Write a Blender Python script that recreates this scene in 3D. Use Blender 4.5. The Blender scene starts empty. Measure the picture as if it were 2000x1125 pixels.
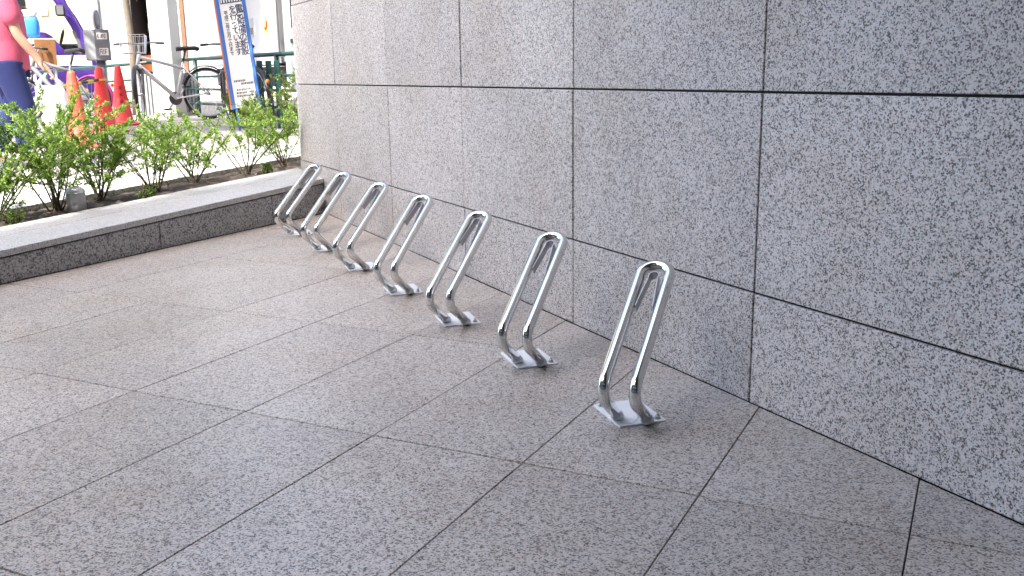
import bpy, bmesh, math, random
from mathutils import Vector, Matrix
R = math.radians
rnd = random.Random(7)
scene = bpy.context.scene

# ------------------------------------------------------------------ camera
PITCH, ROLL = 0.2244, -0.0148
F = Vector((0, math.cos(PITCH), -math.sin(PITCH)))
R0 = Vector((1, 0, 0)); U0 = R0.cross(F)
RX = R0 * math.cos(ROLL) + U0 * math.sin(ROLL)
UX = U0 * math.cos(ROLL) - R0 * math.sin(ROLL)
cam_data = bpy.data.cameras.new('camera')
cam = bpy.data.objects.new('camera', cam_data)
scene.collection.objects.link(cam)
cam.matrix_world = Matrix(((RX.x, UX.x, -F.x, 0), (RX.y, UX.y, -F.y, 0), (RX.z, UX.z, -F.z, 1.0), (0, 0, 0, 1)))
cam_data.sensor_width = 36.0
cam_data.lens = 36.0 * 1845.15 / 2000
cam_data.clip_start = 0.05
cam_data.clip_end = 2000
scene.camera = cam

# ------------------------------------------------------------------ sky, sun, exposure
SUN_AZ, SUN_EL = R(-153.48), R(54)
world = bpy.data.worlds.new('World'); scene.world = world; world.use_nodes = True
wn = world.node_tree; wn.nodes.clear()
sky = wn.nodes.new('ShaderNodeTexSky'); sky.sky_type = 'NISHITA'; sky.sun_disc = False
sky.sun_elevation = SUN_EL; sky.sun_rotation = SUN_AZ % (2 * math.pi)
sky.air_density = 1.0; sky.dust_density = 3.8; sky.ozone_density = 0.6
bg = wn.nodes.new('ShaderNodeBackground'); bg.inputs['Strength'].default_value = 0.15
wo = wn.nodes.new('ShaderNodeOutputWorld')
wn.links.new(sky.outputs[0], bg.inputs[0]); wn.links.new(bg.outputs[0], wo.inputs[0])
sun_data = bpy.data.lights.new('sun', 'SUN'); sun_data.energy = 2.2; sun_data.angle = R(0.55); sun_data.color = (1.0, 0.965, 0.91)
sun = bpy.data.objects.new('sun', sun_data); scene.collection.objects.link(sun)
travel = -Vector((math.sin(SUN_AZ) * math.cos(SUN_EL), math.cos(SUN_AZ) * math.cos(SUN_EL), math.sin(SUN_EL)))
sun.rotation_euler = travel.to_track_quat('-Z', 'Y').to_euler(); sun.location = (-10, -20, 40)
vs = scene.view_settings
scene.display_settings.display_device = 'sRGB'
vs.view_transform = 'Standard'; vs.look = 'None'; vs.gamma = 1.0; vs.use_curve_mapping = False
vs.exposure = 2.62

# ------------------------------------------------------------------ helpers
COL = scene.collection
def obj(name, mesh, mat=None, parent=None, smooth=False):
    o = bpy.data.objects.new(name, mesh)
    COL.objects.link(o)
    if mat is not None and not mesh.materials: mesh.materials.append(mat)
    if smooth:
        for q in mesh.polygons: q.use_smooth = True
    if parent is not None: o.parent = parent
    return o
def tag(o, label=None, cat=None, group=None, kind=None):
    if label: o['label'] = label
    if cat: o['category'] = cat
    if group: o['group'] = group
    if kind: o['kind'] = kind
    return o
def thing(name, label, cat, loc=(0, 0, 0), rotz=0.0, group=None):
    o = bpy.data.objects.new(name, None); COL.objects.link(o); o.empty_display_size = 0.1
    o.location = loc; o.rotation_euler = (0, 0, rotz)
    return tag(o, label, cat, group)
def copy_tree(o, parent=None):
    c = o.copy(); COL.objects.link(c); c.parent = parent
    for ch in [x for x in o.children]: copy_tree(ch, c)
    return c
class MB:
    """collects simple solids, then makes one mesh"""
    def __init__(s): s.v = []; s.f = []
    def add(s, v, f):
        b = len(s.v); s.v += [tuple(x) for x in v]; s.f += [[i + b for i in q] for q in f]; return s
    def box(s, a, b):
        x0, y0, z0 = a; x1, y1, z1 = b
        return s.add([(x0,y0,z0),(x1,y0,z0),(x1,y1,z0),(x0,y1,z0),(x0,y0,z1),(x1,y0,z1),(x1,y1,z1),(x0,y1,z1)],
                     [(3,2,1,0),(4,5,6,7),(0,1,5,4),(1,2,6,5),(2,3,7,6),(3,0,4,7)])
    def cbox(s, a, b, c):
        """box with chamfered edges (convex hull of three inset boxes)"""
        bm = bmesh.new()
        for i in range(3):
            lo = [a[k] + (0 if k == i else c) for k in range(3)]; hi = [b[k] - (0 if k == i else c) for k in range(3)]
            for x in (lo[0], hi[0]):
                for y in (lo[1], hi[1]):
                    for z in (lo[2], hi[2]): bm.verts.new((x, y, z))
        bmesh.ops.convex_hull(bm, input=bm.verts)
        bmesh.ops.dissolve_limit(bm, angle_limit=0.01, verts=bm.verts, edges=bm.edges)
        bm.verts.index_update()
        s.add([v.co[:] for v in bm.verts], [[v.index for v in f.verts] for f in bm.faces]); bm.free(); return s
    def tube(s, pts, r, n=10, closed=False, cap=True):
        pts = [Vector(p) for p in pts]; m = len(pts)
        rr = r if isinstance(r, (list, tuple)) else [r] * m
        up = None; rings = []
        for i, p in enumerate(pts):
            if closed: t = (pts[(i + 1) % m] - pts[i - 1])
            else: t = pts[min(i + 1, m - 1)] - pts[max(i - 1, 0)]
            t = t.normalized() if t.length > 1e-9 else Vector((0, 0, 1))
            if up is None:
                up = Vector((0, 0, 1)) if abs(t.z) < .9 else Vector((1, 0, 0))
            a = up - t * up.dot(t)
            if a.length < 1e-6: a = t.orthogonal()
            a.normalize(); up = a; b = t.cross(a)
            rings.append([p + (a * math.cos(2*math.pi*k/n) + b * math.sin(2*math.pi*k/n)) * rr[i] for k in range(n)])
        v = [x for q in rings for x in q]; f = []
        for i in range(m if closed else m - 1):
            j = (i + 1) % m
            for k in range(n): f.append((i*n+k, i*n+(k+1) % n, j*n+(k+1) % n, j*n+k))
        if cap and not closed: f.append(tuple(range(n))[::-1]); f.append(tuple((m-1)*n+k for k in range(n)))
        return s.add(v, f)
    def lathe(s, prof, n=20, c=(0, 0, 0), axis='z'):
        v = []; f = []; m = len(prof)
        for r_, z in prof:
            for k in range(n):
                a = 2*math.pi*k/n; x, y = r_*math.cos(a), r_*math.sin(a)
                q = (x, y, z) if axis == 'z' else ((x, z, y) if axis == 'y' else (z, x, y))
                v.append((q[0]+c[0], q[1]+c[1], q[2]+c[2]))
        for i in range(m-1):
            for k in range(n): f.append((i*n+k, i*n+(k+1) % n, (i+1)*n+(k+1) % n, (i+1)*n+k))
        f.append(tuple(range(n))[::-1]); f.append(tuple((m-1)*n+k for k in range(n)))
        return s.add(v, f)
    def prism(s, poly, lo, hi, ax='z', cham=0.0):
        """closed polygon extruded from lo to hi along an axis; 'poly' may carry its own heights through lo/hi callables"""
        n = len(poly)
        def P(p, h): return {'z': (p[0], p[1], h), 'y': (p[0], h, p[1]), 'x': (h, p[0], p[1])}[ax]
        v = [P(p, lo) for p in poly] + [P(p, hi - cham) for p in poly]
        f = [tuple(range(n))[::-1]] + [(i, (i+1) % n, n+(i+1) % n, n+i) for i in range(n)]
        if cham:
            q = inset(poly, cham); v += [P(p, hi) for p in q]
            f += [(n+i, n+(i+1) % n, 2*n+(i+1) % n, 2*n+i) for i in range(n)] + [tuple(range(2*n, 3*n))]
        else: f.append(tuple(range(n, 2*n)))
        return s.add(v, f)
    def mesh(s, name='m', recalc=True):
        me = bpy.data.meshes.new(name); me.from_pydata(s.v, [], s.f)
        if recalc:
            bm = bmesh.new(); bm.from_mesh(me); bmesh.ops.recalc_face_normals(bm, faces=bm.faces); bm.to_mesh(me); bm.free()
        me.update(); return me
    def build(s, name, mat, parent=None, smooth=False): return obj(name, s.mesh(name), mat, parent, smooth)
def area(poly): return 0.5 * sum(poly[i][0]*poly[(i+1) % len(poly)][1] - poly[(i+1) % len(poly)][0]*poly[i][1] for i in range(len(poly)))
def inset(poly, d):
    if area(poly) < 0: poly = poly[::-1]
    n = len(poly); out = []
    for i in range(n):
        a, b, c = Vector(poly[i-1]), Vector(poly[i]), Vector(poly[(i+1) % n])
        e1 = (b-a).normalized(); e2 = (c-b).normalized()
        n1 = Vector((-e1.y, e1.x)); n2 = Vector((-e2.y, e2.x)); k = 1 + n1.dot(n2)
        out.append(tuple(b + (n1+n2) * (d / max(k, .25))))
    return out
def clip(poly, nx, ny, c):
    """keep nx*x+ny*y <= c"""
    out = []; n = len(poly)
    for i in range(n):
        a, b = poly[i], poly[(i+1) % n]; da = nx*a[0]+ny*a[1]-c; db = nx*b[0]+ny*b[1]-c
        if da <= 0: out.append(a)
        if (da < 0) != (db < 0) and abs(da-db) > 1e-12:
            t = da/(da-db); out.append((a[0]+(b[0]-a[0])*t, a[1]+(b[1]-a[1])*t))
    res = []
    for q in out:
        if not res or math.hypot(q[0]-res[-1][0], q[1]-res[-1][1]) > 1e-4: res.append(q)
    if len(res) > 1 and math.hypot(res[0][0]-res[-1][0], res[0][1]-res[-1][1]) < 1e-4: res.pop()
    return res

# paving frame (ga runs along the planter, gb across it) and wall frame
GAZ = 0.4629; WAZ = -0.4608; WD = 1.8747
GA = Vector((math.sin(GAZ), math.cos(GAZ))); GB = Vector((math.cos(GAZ), -math.sin(GAZ)))
DR = Vector((math.sin(WAZ), math.cos(WAZ))); NW = Vector((math.cos(WAZ), -math.sin(WAZ)))
def G(ga, gb): q = GA*ga + GB*gb; return (q.x, q.y)
def WL(s, off): q = DR*s + NW*(WD-off); return (q.x, q.y)
def gab(x, y): v = Vector((x, y)); return v.dot(GA), v.dot(GB)
def street_z(x, y):
    a, b = gab(x, y)
    z = .166 + .033*(a-2.9) + .018*(-5.45-b)
    lo, hi = .02, .46
    if z > hi-.1: z = hi-.1 + .1*(1-math.exp(-(z-hi+.1)/.1))
    return max(lo, z)
def cap_z(ga): return .166 + .033*(ga-2.9)

# ------------------------------------------------------------------ materials
def nodes(name):
    m = bpy.data.materials.new(name); m.use_nodes = True; t = m.node_tree
    return m, t, t.nodes['Principled BSDF']
def N(t, ty, **kw):
    n = t.nodes.new(ty)
    for k, v in kw.items():
        if k in n.inputs.keys() if hasattr(n.inputs, 'keys') else False: n.inputs[k].default_value = v
        else: setattr(n, k, v)
    return n
def mixc(t, fac, a, b, mode='MIX'):
    n = t.nodes.new('ShaderNodeMix'); n.data_type = 'RGBA'; n.blend_type = mode
    for sock, val in ((n.inputs[0], fac), (n.inputs[6], a), (n.inputs[7], b)):
        if hasattr(val, 'is_linked'): t.links.new(val, sock)
        elif isinstance(val, (int, float)): sock.default_value = val
        else: sock.default_value = (*val, 1) if len(val) == 3 else val
    return n.outputs[2]
def ramp(t, src, stops, interp='LINEAR'):
    n = t.nodes.new('ShaderNodeValToRGB'); n.color_ramp.interpolation = interp
    e = n.color_ramp.elements
    while len(e) < len(stops): e.new(0.5)
    for k, (p, c) in enumerate(stops):
        e[k].position = p; e[k].color = (*c, 1) if not isinstance(c, (int, float)) else (c, c, c, 1)
    t.links.new(src, n.inputs[0]); return n.outputs[0]
def plain(name, col, rough=.5, metal=0.0, var=.12, scale=6.0, bump=0.0, bscale=60.0, spec=.5, coat=0.0):
    m, t, b = nodes(name)
    tc = t.nodes.new('ShaderNodeTexCoord')
    nz = t.nodes.new('ShaderNodeTexNoise'); nz.inputs['Scale'].default_value = scale; nz.inputs['Detail'].default_value = 5
    t.links.new(tc.outputs['Object'], nz.inputs['Vector'])
    c = mixc(t, nz.outputs['Fac'], tuple(x*(1-var) for x in col), tuple(min(1, x*(1+var)) for x in col))
    t.links.new(c, b.inputs['Base Color'])
    b.inputs['Roughness'].default_value = rough; b.inputs['Metallic'].default_value = metal
    b.inputs['Specular IOR Level'].default_value = spec; b.inputs['Coat Weight'].default_value = coat
    if bump:
        n2 = t.nodes.new('ShaderNodeTexNoise'); n2.inputs['Scale'].default_value = bscale; n2.inputs['Detail'].default_value = 4
        t.links.new(tc.outputs['Object'], n2.inputs['Vector'])
        bp = t.nodes.new('ShaderNodeBump'); bp.inputs['Strength'].default_value = bump; bp.inputs['Distance'].default_value = .01
        t.links.new(n2.outputs['Fac'], bp.inputs['Height']); t.links.new(bp.outputs[0], b.inputs['Normal'])
    return m
def granite(name, light, mid, dark, warm, cell=120, rough=.55, tone=.10, darkfrac=.2, bump=.25, stain=0.0, stretch=None, spec=.5):
    m, t, b = nodes(name)
    geo = t.nodes.new('ShaderNodeNewGeometry'); oi = t.nodes.new('ShaderNodeObjectInfo')
    mul = t.nodes.new('ShaderNodeVectorMath'); mul.operation = 'SCALE'; mul.inputs['Scale'].default_value = 37.0
    cmb = t.nodes.new('ShaderNodeCombineXYZ')
    for k in range(3): t.links.new(oi.outputs['Random'], cmb.inputs[k])
    t.links.new(cmb.outputs[0], mul.inputs[0])
    add = t.nodes.new('ShaderNodeVectorMath'); add.operation = 'ADD'
    t.links.new(geo.outputs['Position'], add.inputs[0]); t.links.new(mul.outputs[0], add.inputs[1])
    # warp so that grains are not round cells
    wz = t.nodes.new('ShaderNodeTexNoise'); wz.inputs['Scale'].default_value = cell*.9; wz.inputs['Detail'].default_value = 2
    t.links.new(add.outputs[0], wz.inputs['Vector'])
    ws = t.nodes.new('ShaderNodeVectorMath'); ws.operation = 'MULTIPLY_ADD'
    ws.inputs[1].default_value = (.5/cell,)*3
    t.links.new(wz.outputs['Color'], ws.inputs[0]); t.links.new(add.outputs[0], ws.inputs[2])
    vo = t.nodes.new('ShaderNodeTexVoronoi'); vo.inputs['Scale'].default_value = cell
    t.links.new(ws.outputs[0], vo.inputs['Vector'])
    sep = t.nodes.new('ShaderNodeSeparateColor'); t.links.new(vo.outputs['Color'], sep.inputs[0])
    # clustering of dark grains
    cz = t.nodes.new('ShaderNodeTexNoise'); cz.inputs['Scale'].default_value = cell*.22; cz.inputs['Detail'].default_value = 3
    t.links.new(add.outputs[0], cz.inputs['Vector'])
    ma = t.nodes.new('ShaderNodeMath'); ma.operation = 'MULTIPLY_ADD'; ma.inputs[1].default_value = .75; 
    sub = t.nodes.new('ShaderNodeMath'); sub.operation = 'SUBTRACT'; sub.inputs[1].default_value = .5
    t.links.new(cz.outputs['Fac'], sub.inputs[0]); t.links.new(sub.outputs[0], ma.inputs[0]); t.links.new(sep.outputs[0], ma.inputs[2])
    base = ramp(t, ma.outputs[0], [(0.0, dark), (darkfrac*.75, dark), (darkfrac, mid), (darkfrac+.16, mid), (darkfrac+.26, light), (1.0, tuple(min(1, x*1.18) for x in light))])
    # feldspar tint
    tint = ramp(t, sep.outputs[1], [(.72, 0.0), (.8, 1.0)])
    base = mixc(t, tint, base, mixc(t, 1.0, base, warm, 'MULTIPLY'))
    # slow variation and slab tone
    lz = t.nodes.new('ShaderNodeTexNoise'); lz.inputs['Scale'].default_value = 2.2; lz.inputs['Detail'].default_value = 6
    t.links.new(add.outputs[0], lz.inputs['Vector'])
    slow = ramp(t, lz.outputs['Fac'], [(.3, 1-tone), (.7, 1.0)])
    base = mixc(t, 1.0, base, slow, 'MULTIPLY')
    tone_n = ramp(t, oi.outputs['Random'], [(0, 1-tone*.8), (1, 1.0)])
    base = mixc(t, 1.0, base, tone_n, 'MULTIPLY')
    if stain:
        sz = t.nodes.new('ShaderNodeTexNoise'); sz.inputs['Scale'].default_value = 1.7; sz.inputs['Detail'].default_value = 8; sz.inputs['Roughness'].default_value = .65
        t.links.new(geo.outputs['Position'], sz.inputs['Vector'])
        sm = ramp(t, sz.outputs['Fac'], [(.48, 0.0), (.68, stain)])
        base = mixc(t, sm, base, mixc(t, 1.0, base, (.80, .72, .62), 'MULTIPLY'))
    t.links.new(base, b.inputs['Base Color'])
    rr = ramp(t, sep.outputs[2], [(0, max(.05, rough-.12)), (1, min(1, rough+.12))]); t.links.new(rr, b.inputs['Roughness'])
    b.inputs['Specular IOR Level'].default_value = spec
    bp = t.nodes.new('ShaderNodeBump'); bp.inputs['Strength'].default_value = bump; bp.inputs['Distance'].default_value = .002
    t.links.new(sep.outputs[0], bp.inputs['Height']); t.links.new(bp.outputs[0], b.inputs['Normal'])
    return m
M = {}
M['wall'] = granite('granite_wall', (.55,.54,.53), (.33,.325,.32), (.105,.103,.103), (1.0,.90,.85), cell=262, rough=.62, darkfrac=.21, tone=.13, stain=.4)
M['floor'] = granite('granite_floor', (.44,.415,.385), (.265,.247,.228), (.085,.078,.071), (1.0,.90,.84), cell=262, rough=.38, darkfrac=.2, tone=.13, stain=.55)
M['cap'] = granite('granite_cap', (.42,.425,.435), (.34,.345,.35), (.16,.16,.16), (1.0,.95,.92), cell=260, rough=.5, darkfrac=.16)
M['kerb'] = granite('granite_dark', (.31,.32,.33), (.22,.225,.23), (.08,.08,.082), (1.0,.92,.88), cell=130, rough=.5, darkfrac=.25)
M['slab'] = granite('pale_slab', (.55,.54,.52), (.42,.41,.40), (.2,.2,.2), (1.0,.95,.92), cell=110, rough=.7, darkfrac=.14)
M['joint'] = plain('dark_joint', (.018,.017,.018), .8)
M['grout'] = plain('grout', (.075,.068,.064), .9)
M['chrome'] = plain('polished_steel', (.68,.675,.65), .035, 1.0, var=.02, scale=9)
def polish(m, lo, hi):
    t = m.node_tree; b = t.nodes['Principled BSDF']; tc = t.nodes.new('ShaderNodeTexCoord')
    nz = t.nodes.new('ShaderNodeTexNoise'); nz.inputs['Scale'].default_value = 14; nz.inputs['Detail'].default_value = 6; nz.inputs['Roughness'].default_value = .7
    t.links.new(tc.outputs['Object'], nz.inputs['Vector'])
    t.links.new(ramp(t, nz.outputs['Fac'], [(.42, lo), (.75, hi)]), b.inputs['Roughness'])
polish(M['chrome'], .02, .10)
M['strap'] = plain('brushed_steel', (.36,.355,.35), .28, 1.0, var=.05, scale=30)
M['plate'] = plain('painted_plate', (.62,.635,.645), .5, .0, var=.08, scale=14, spec=.25)
M['weld'] = plain('weld_metal', (.66,.68,.71), .4, .0, var=.08, scale=40, bump=.2, bscale=120)
M['soil'] = plain('soil', (.055,.04,.03), .95, var=.5, scale=25, bump=.9, bscale=45)
M['asphalt'] = plain('asphalt', (.055,.055,.057), .85, var=.2, scale=60, bump=.3, bscale=200)
M['concrete'] = plain('concrete', (.30,.30,.29), .85, var=.15, scale=4, bump=.15)
def paver():
    m, t, b = nodes('pink_paver')
    tc = t.nodes.new('ShaderNodeTexCoord')
    mp = t.nodes.new('ShaderNodeMapping'); mp.inputs['Rotation'].default_value = (0, 0, R(39)); t.links.new(tc.outputs['Object'], mp.inputs[0])
    br = t.nodes.new('ShaderNodeTexBrick'); br.inputs['Scale'].default_value = 1.0
    br.inputs['Brick Width'].default_value = .21; br.inputs['Row Height'].default_value = .105; br.inputs['Mortar Size'].default_value = .004
    br.inputs['Color1'].default_value = (.36,.32,.30,1); br.inputs['Color2'].default_value = (.32,.29,.275,1); br.inputs['Mortar'].default_value = (.18,.15,.14,1)
    t.links.new(mp.outputs[0], br.inputs['Vector'])
    nz = t.nodes.new('ShaderNodeTexNoise'); nz.inputs['Scale'].default_value = 40; t.links.new(tc.outputs['Object'], nz.inputs['Vector'])
    c = mixc(t, 1.0, br.outputs['Color'], ramp(t, nz.outputs['Fac'], [(.3, .8), (.7, 1.0)]), 'MULTIPLY')
    t.links.new(c, b.inputs['Base Color']); b.inputs['Roughness'].default_value = .85
    return m
M['paver'] = paver()
def leafmat(name, c1, c2):
    m, t, b = nodes(name)
    geo = t.nodes.new('ShaderNodeNewGeometry')
    rr = ramp(t, geo.outputs['Random Per Island'], [(0, c1), (.7, c2), (1, tuple(x*1.25 for x in c2))])
    t.links.new(rr, b.inputs['Base Color']); b.inputs['Roughness'].default_value = .45
    tr = t.nodes.new('ShaderNodeBsdfTranslucent'); t.links.new(rr, tr.inputs[0])
    mx = t.nodes.new('ShaderNodeMixShader'); mx.inputs[0].default_value = .35
    t.links.new(b.outputs[0], mx.inputs[1]); t.links.new(tr.outputs[0], mx.inputs[2])
    t.links.new(mx.outputs[0], t.nodes['Material Output'].inputs[0])
    return m
M['leaf'] = leafmat('shrub_leaf', (.10,.20,.028), (.24,.36,.055))
M['litter'] = leafmat('dry_leaf', (.09,.05,.025), (.22,.14,.07))
M['leaf2'] = leafmat('hedge_leaf', (.08,.13,.02), (.16,.22,.035))
M['leaf3'] = leafmat('tree_leaf', (.03,.06,.015), (.07,.11,.025))
M['trunkbark'] = plain('trunk_bark', (.17,.14,.11), .9, var=.3, scale=30)
M['bark'] = plain('bark', (.07,.05,.035), .9, var=.3, scale=30)
def rgb(name, col, rough=.5, **k): M[name] = plain(name, col, rough, **k)
rgb('cone', (.80,.05,.05), .5, var=.1)
rgb('cone_worn', (.62,.10,.06), .6, var=.2)
rgb('white', (.78,.78,.76), .45, var=.04)
rgb('truckwhite', (.50,.53,.56), .4, var=.04)
rgb('offwhite', (.62,.61,.58), .6, var=.08)
rgb('black', (.02,.02,.022), .45)
rgb('rubber', (.022,.022,.024), .8)
rgb('ink', (.02,.03,.09), .6)
rgb('inkblack', (.02,.02,.025), .6)
rgb('blue', (.045,.15,.46), .45, var=.06)
rgb('orange', (.70,.20,.05), .5)
rgb('green', (.010,.05,.042), .4, var=.15)
rgb('greypaint', (.40,.42,.44), .5, var=.08)
rgb('darkgrey', (.12,.12,.125), .6)
rgb('boxgrey', (.17,.18,.20), .45, var=.08)
rgb('purple', (.075,.035,.25), .3, var=.05, coat=.4)
rgb('silver', (.55,.55,.56), .3, metal=.8, var=.05)
rgb('alu', (.66,.65,.66), .38, metal=.15, var=.05)
rgb('rust', (.22,.10,.035), .8, var=.55, scale=9)
rgb('yellow', (.75,.48,.04), .5)
rgb('red', (.55,.04,.04), .5)
rgb('pink', (.62,.06,.32), .5)
rgb('shirt', (.47,.085,.15), .9, var=.12, scale=12, bump=.3, bscale=20)
rgb('shorts', (.012,.02,.10), .9, var=.2, scale=12, bump=.3, bscale=18)
rgb('skin', (.46,.26,.18), .55, var=.06)
rgb('hair', (.015,.012,.01), .5)
rgb('bag', (.80,.81,.82), .35, var=.05)
rgb('bluebag', (.03,.22,.62), .6, var=.15, scale=20)
rgb('beige', (.55,.44,.28), .8, var=.1)
rgb('stucco', (.62,.60,.56), .85, var=.06)
rgb('brownwood', (.16,.08,.04), .7, var=.25)
rgb('interior', (.05,.045,.045), .9, var=.3)
rgb('bollard', (.30,.30,.31), .5, var=.15, scale=20)
rgb('added_soffit', (.22,.19,.155), .8, var=.05)  # underside of the unseen overhang added over the wall
def glassmat():
    m, t, b = nodes('window_glass')
    tr = t.nodes.new('ShaderNodeBsdfTransparent'); tr.inputs[0].default_value = (.86,.88,.84,1)
    gl = t.nodes.new('ShaderNodeBsdfGlossy'); gl.inputs['Roughness'].default_value = .03
    fr = t.nodes.new('ShaderNodeFresnel'); fr.inputs[0].default_value = 1.5
    mx = t.nodes.new('ShaderNodeMixShader'); t.links.new(fr.outputs[0], mx.inputs[0])
    t.links.new(tr.outputs[0], mx.inputs[1]); t.links.new(gl.outputs[0], mx.inputs[2])
    t.links.new(mx.outputs[0], t.nodes['Material Output'].inputs[0]); return m
M['glass'] = glassmat()
M['darkglass'] = plain('dark_glass', (.02,.022,.025), .06)

# ================================================================== SETTING
# ground under the plaza, reaching the horizon on this side
bd = MB(); q = [G(-400, -5.47), G(900, -5.47), G(900, 700), G(-400, 700)]
bd.add([(x, y, -.03) for x, y in q], [(0, 1, 2, 3)]); tag(bd.build('ground', M['grout']), kind='structure')

# street: pavement, road (rail line from RA to RB)
RA, RB, RC = Vector((-2.45, 11.14)), Vector((-5.14, 14.73)), Vector((-8.35, 16.95))
def sheet(name, ga0, ga1, gb0, gb1, na, nb, mat, dz=0.0, pw=1.0):
    v = []; f = []
    for i in range(na+1):
        for j in range(nb+1):
            ti = i/na; tj = (j/nb)**pw
            x, y = G(ga0+(ga1-ga0)*ti, gb0+(gb1-gb0)*tj); v.append((x, y, street_z(x, y)+dz))
    for i in range(na):
        for j in range(nb):
            a = i*(nb+1)+j; f.append((a, a+1, a+nb+2, a+nb+1))
    m = MB(); m.v = v; m.f = f
    o = m.build(name, mat, smooth=True); return tag(o, kind='structure')
sheet('street_ground', -120, 600, -5.45, -800, 240, 70, M['asphalt'], -.11, 3.0)
# pavement between the planter and the guard rail
def pave_poly():
    m = MB(); d = (RB-RA).normalized(); nrm = Vector((-d.y, d.x))
    if nrm.dot(Vector((1, 1))) < 0: nrm = -nrm
    k0 = RA + nrm*.35
    for i in range(34):
        for j in range(26):
            a0 = -12+i*.8; b0 = -6.385-j*.8
            poly = clip([G(a0, b0), G(a0+.8, b0), G(a0+.8, b0-.8), G(a0, b0-.8)], nrm.x, nrm.y, k0.dot(nrm))
            if len(poly) < 3: continue
            m.add([(x, y, street_z(x, y)) for x, y in poly], [tuple(range(len(poly)))])
    return m
tag(pave_poly().build('pavement', M['paver']), kind='structure')
# pale slabs beside the planter
slab_root = thing('slab_strip', None, None); tag(slab_root, kind='structure')
for r_ in range(2):
    for i in range(-2, 16):
        a0 = 1.0 + i*.62 + (.31 if r_ else 0); b0 = -5.47 - r_*.46
        poly = [G(a0+.003, b0-.003), G(a0+.617, b0-.003), G(a0+.617, b0-.457), G(a0+.003, b0-.457)]
        m = MB(); v = [(x, y, street_z(x, y)-.03) for x, y in poly] + [(x, y, street_z(x, y)+.006) for x, y in poly]
        m.add(v, [(3,2,1,0),(4,5,6,7),(0,1,5,4),(1,2,6,5),(2,3,7,6),(3,0,4,7)])
        m.build('slab', M['slab'], slab_root)

# plaza floor tiles
floor_root = thing('plaza_floor', None, None); tag(floor_root, kind='structure')
A0, SA, B0, SB = -.0738, -.4709, 3.9745, -.9463
gap = .0016
for i in range(-9, 10):
    for j in range(-5, 6):
        hi_b = A0 + SA*i; lo_b = hi_b + SA; hi_a = B0 + SB*j; lo_a = hi_a + SB
        lo_b2 = lo_b
        poly = [G(lo_a+.0034, lo_b+gap), G(lo_a+.0034, hi_b-gap), G(hi_a-.0034, hi_b-gap), G(hi_a-.0034, lo_b+gap)]
        poly = clip(poly, NW.x, NW.y, WD-.004)
        if len(poly) < 3: continue
        poly = clip(poly, -GB.x, -GB.y, 4.353)
        if len(poly) < 3 or abs(area(poly)) < .0008: continue
        c = Vector((sum(q[0] for q in poly)/len(poly), sum(q[1] for q in poly)/len(poly)))
        if c.y < -.6: continue
        if area(poly) < 0: poly = poly[::-1]
        MB().prism(poly, -.028, rnd.uniform(-.0006, .0006), cham=.0012).build('floor_tile', M['floor'], floor_root)

# granite-clad building on the right: panels with open joints
S0, W_ = 2.1464, 1.0759
rows = [.001, .3447, .9343, 1.5239, 2.1135, 2.7031, 3.2927]
bld = thing('granite_building', 'speckled grey granite clad building wall behind the bike racks', 'building', (*WL(4, 0), 0))
bld_inv = Matrix.Translation(-bld.location)
jw = .0036
def wall_piece(name, s0, s1, z0, z1, o0, o1, mat, ch=.0018):
    # local frame: s along the wall, depth into the wall, z
    bm = MB().cbox((s0, o0, z0), (s1, o1, z1), ch) if ch else MB().box((s0, o0, z0), (s1, o1, z1))
    bm.v = [(*(DR*s + NW*(WD+o)), z) for s, o, z in bm.v]
    bm.v = [tuple(Vector(v)-bld.location) for v in bm.v]
    return bm.build(name, mat, bld)
for k in range(-5, 5):
    sa_, sb_ = S0+k*W_, S0+(k+1)*W_
    for r_ in range(6):
        pr = rnd.uniform(-.002, .002)
        wall_piece('panel', sa_+jw, (sb_-jw if k < 4 else sb_), rows[r_]+(jw if r_ else 0), rows[r_+1]-jw, pr, .03+pr, M['wall'])
CEND = S0+5*W_
wall_piece('sealant_backing', S0-5*W_, CEND-.03, -.02, 3.29, .012, .2, M['joint'], 0)
# body of the building: footprint from the far corner along the planter line and back along the wall
Cc = Vector(WL(CEND, -.004)); A2 = Vector(WL(S0-5*W_-14, -.004))
far = Cc + GA*22
foot = [tuple(Cc), tuple(far), tuple(far + NW*14), tuple(A2 + NW*16), tuple(A2)]
foot_l = [(x-bld.location.x, y-bld.location.y) for x, y in foot]
b_in = inset(foot_l if area(foot_l) > 0 else foot_l[::-1], .03)
MB().prism(b_in, -.02, 3.29).build('core', M['joint'], bld)
MB().prism(foot_l, 3.30, 24).build('upper_wall', M['wall'], bld)
# return face along the planter line (faces the street)
for k in range(10):
    for r_ in range(6):
        m = MB().cbox((k*1.07+.0055, 0, rows[r_]+(jw if r_ else 0)), (k*1.07+1.0645, .026, rows[r_+1]-jw), .0018)
        nb = Vector((GB.x, GB.y))
        m.v = [(*(Cc + GA*(a+.034) + nb*o), z) for a, o, z in m.v]; m.v = [tuple(Vector(v)-bld.location) for v in m.v]
        m.build('panel', M['wall'], bld)

# projecting canopy added out of view over the near wall to darken the floor
cp = [WL(-10, -.02), WL(2.4, -.02), WL(2.4, 2.8), WL(-10, 2.8)]
cp = [(x-bld.location.x, y-bld.location.y) for x, y in cp]
MB().prism(cp if area(cp) > 0 else cp[::-1], 4.1, 4.4).build('added_canopy', M['added_soffit'], bld)

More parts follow.
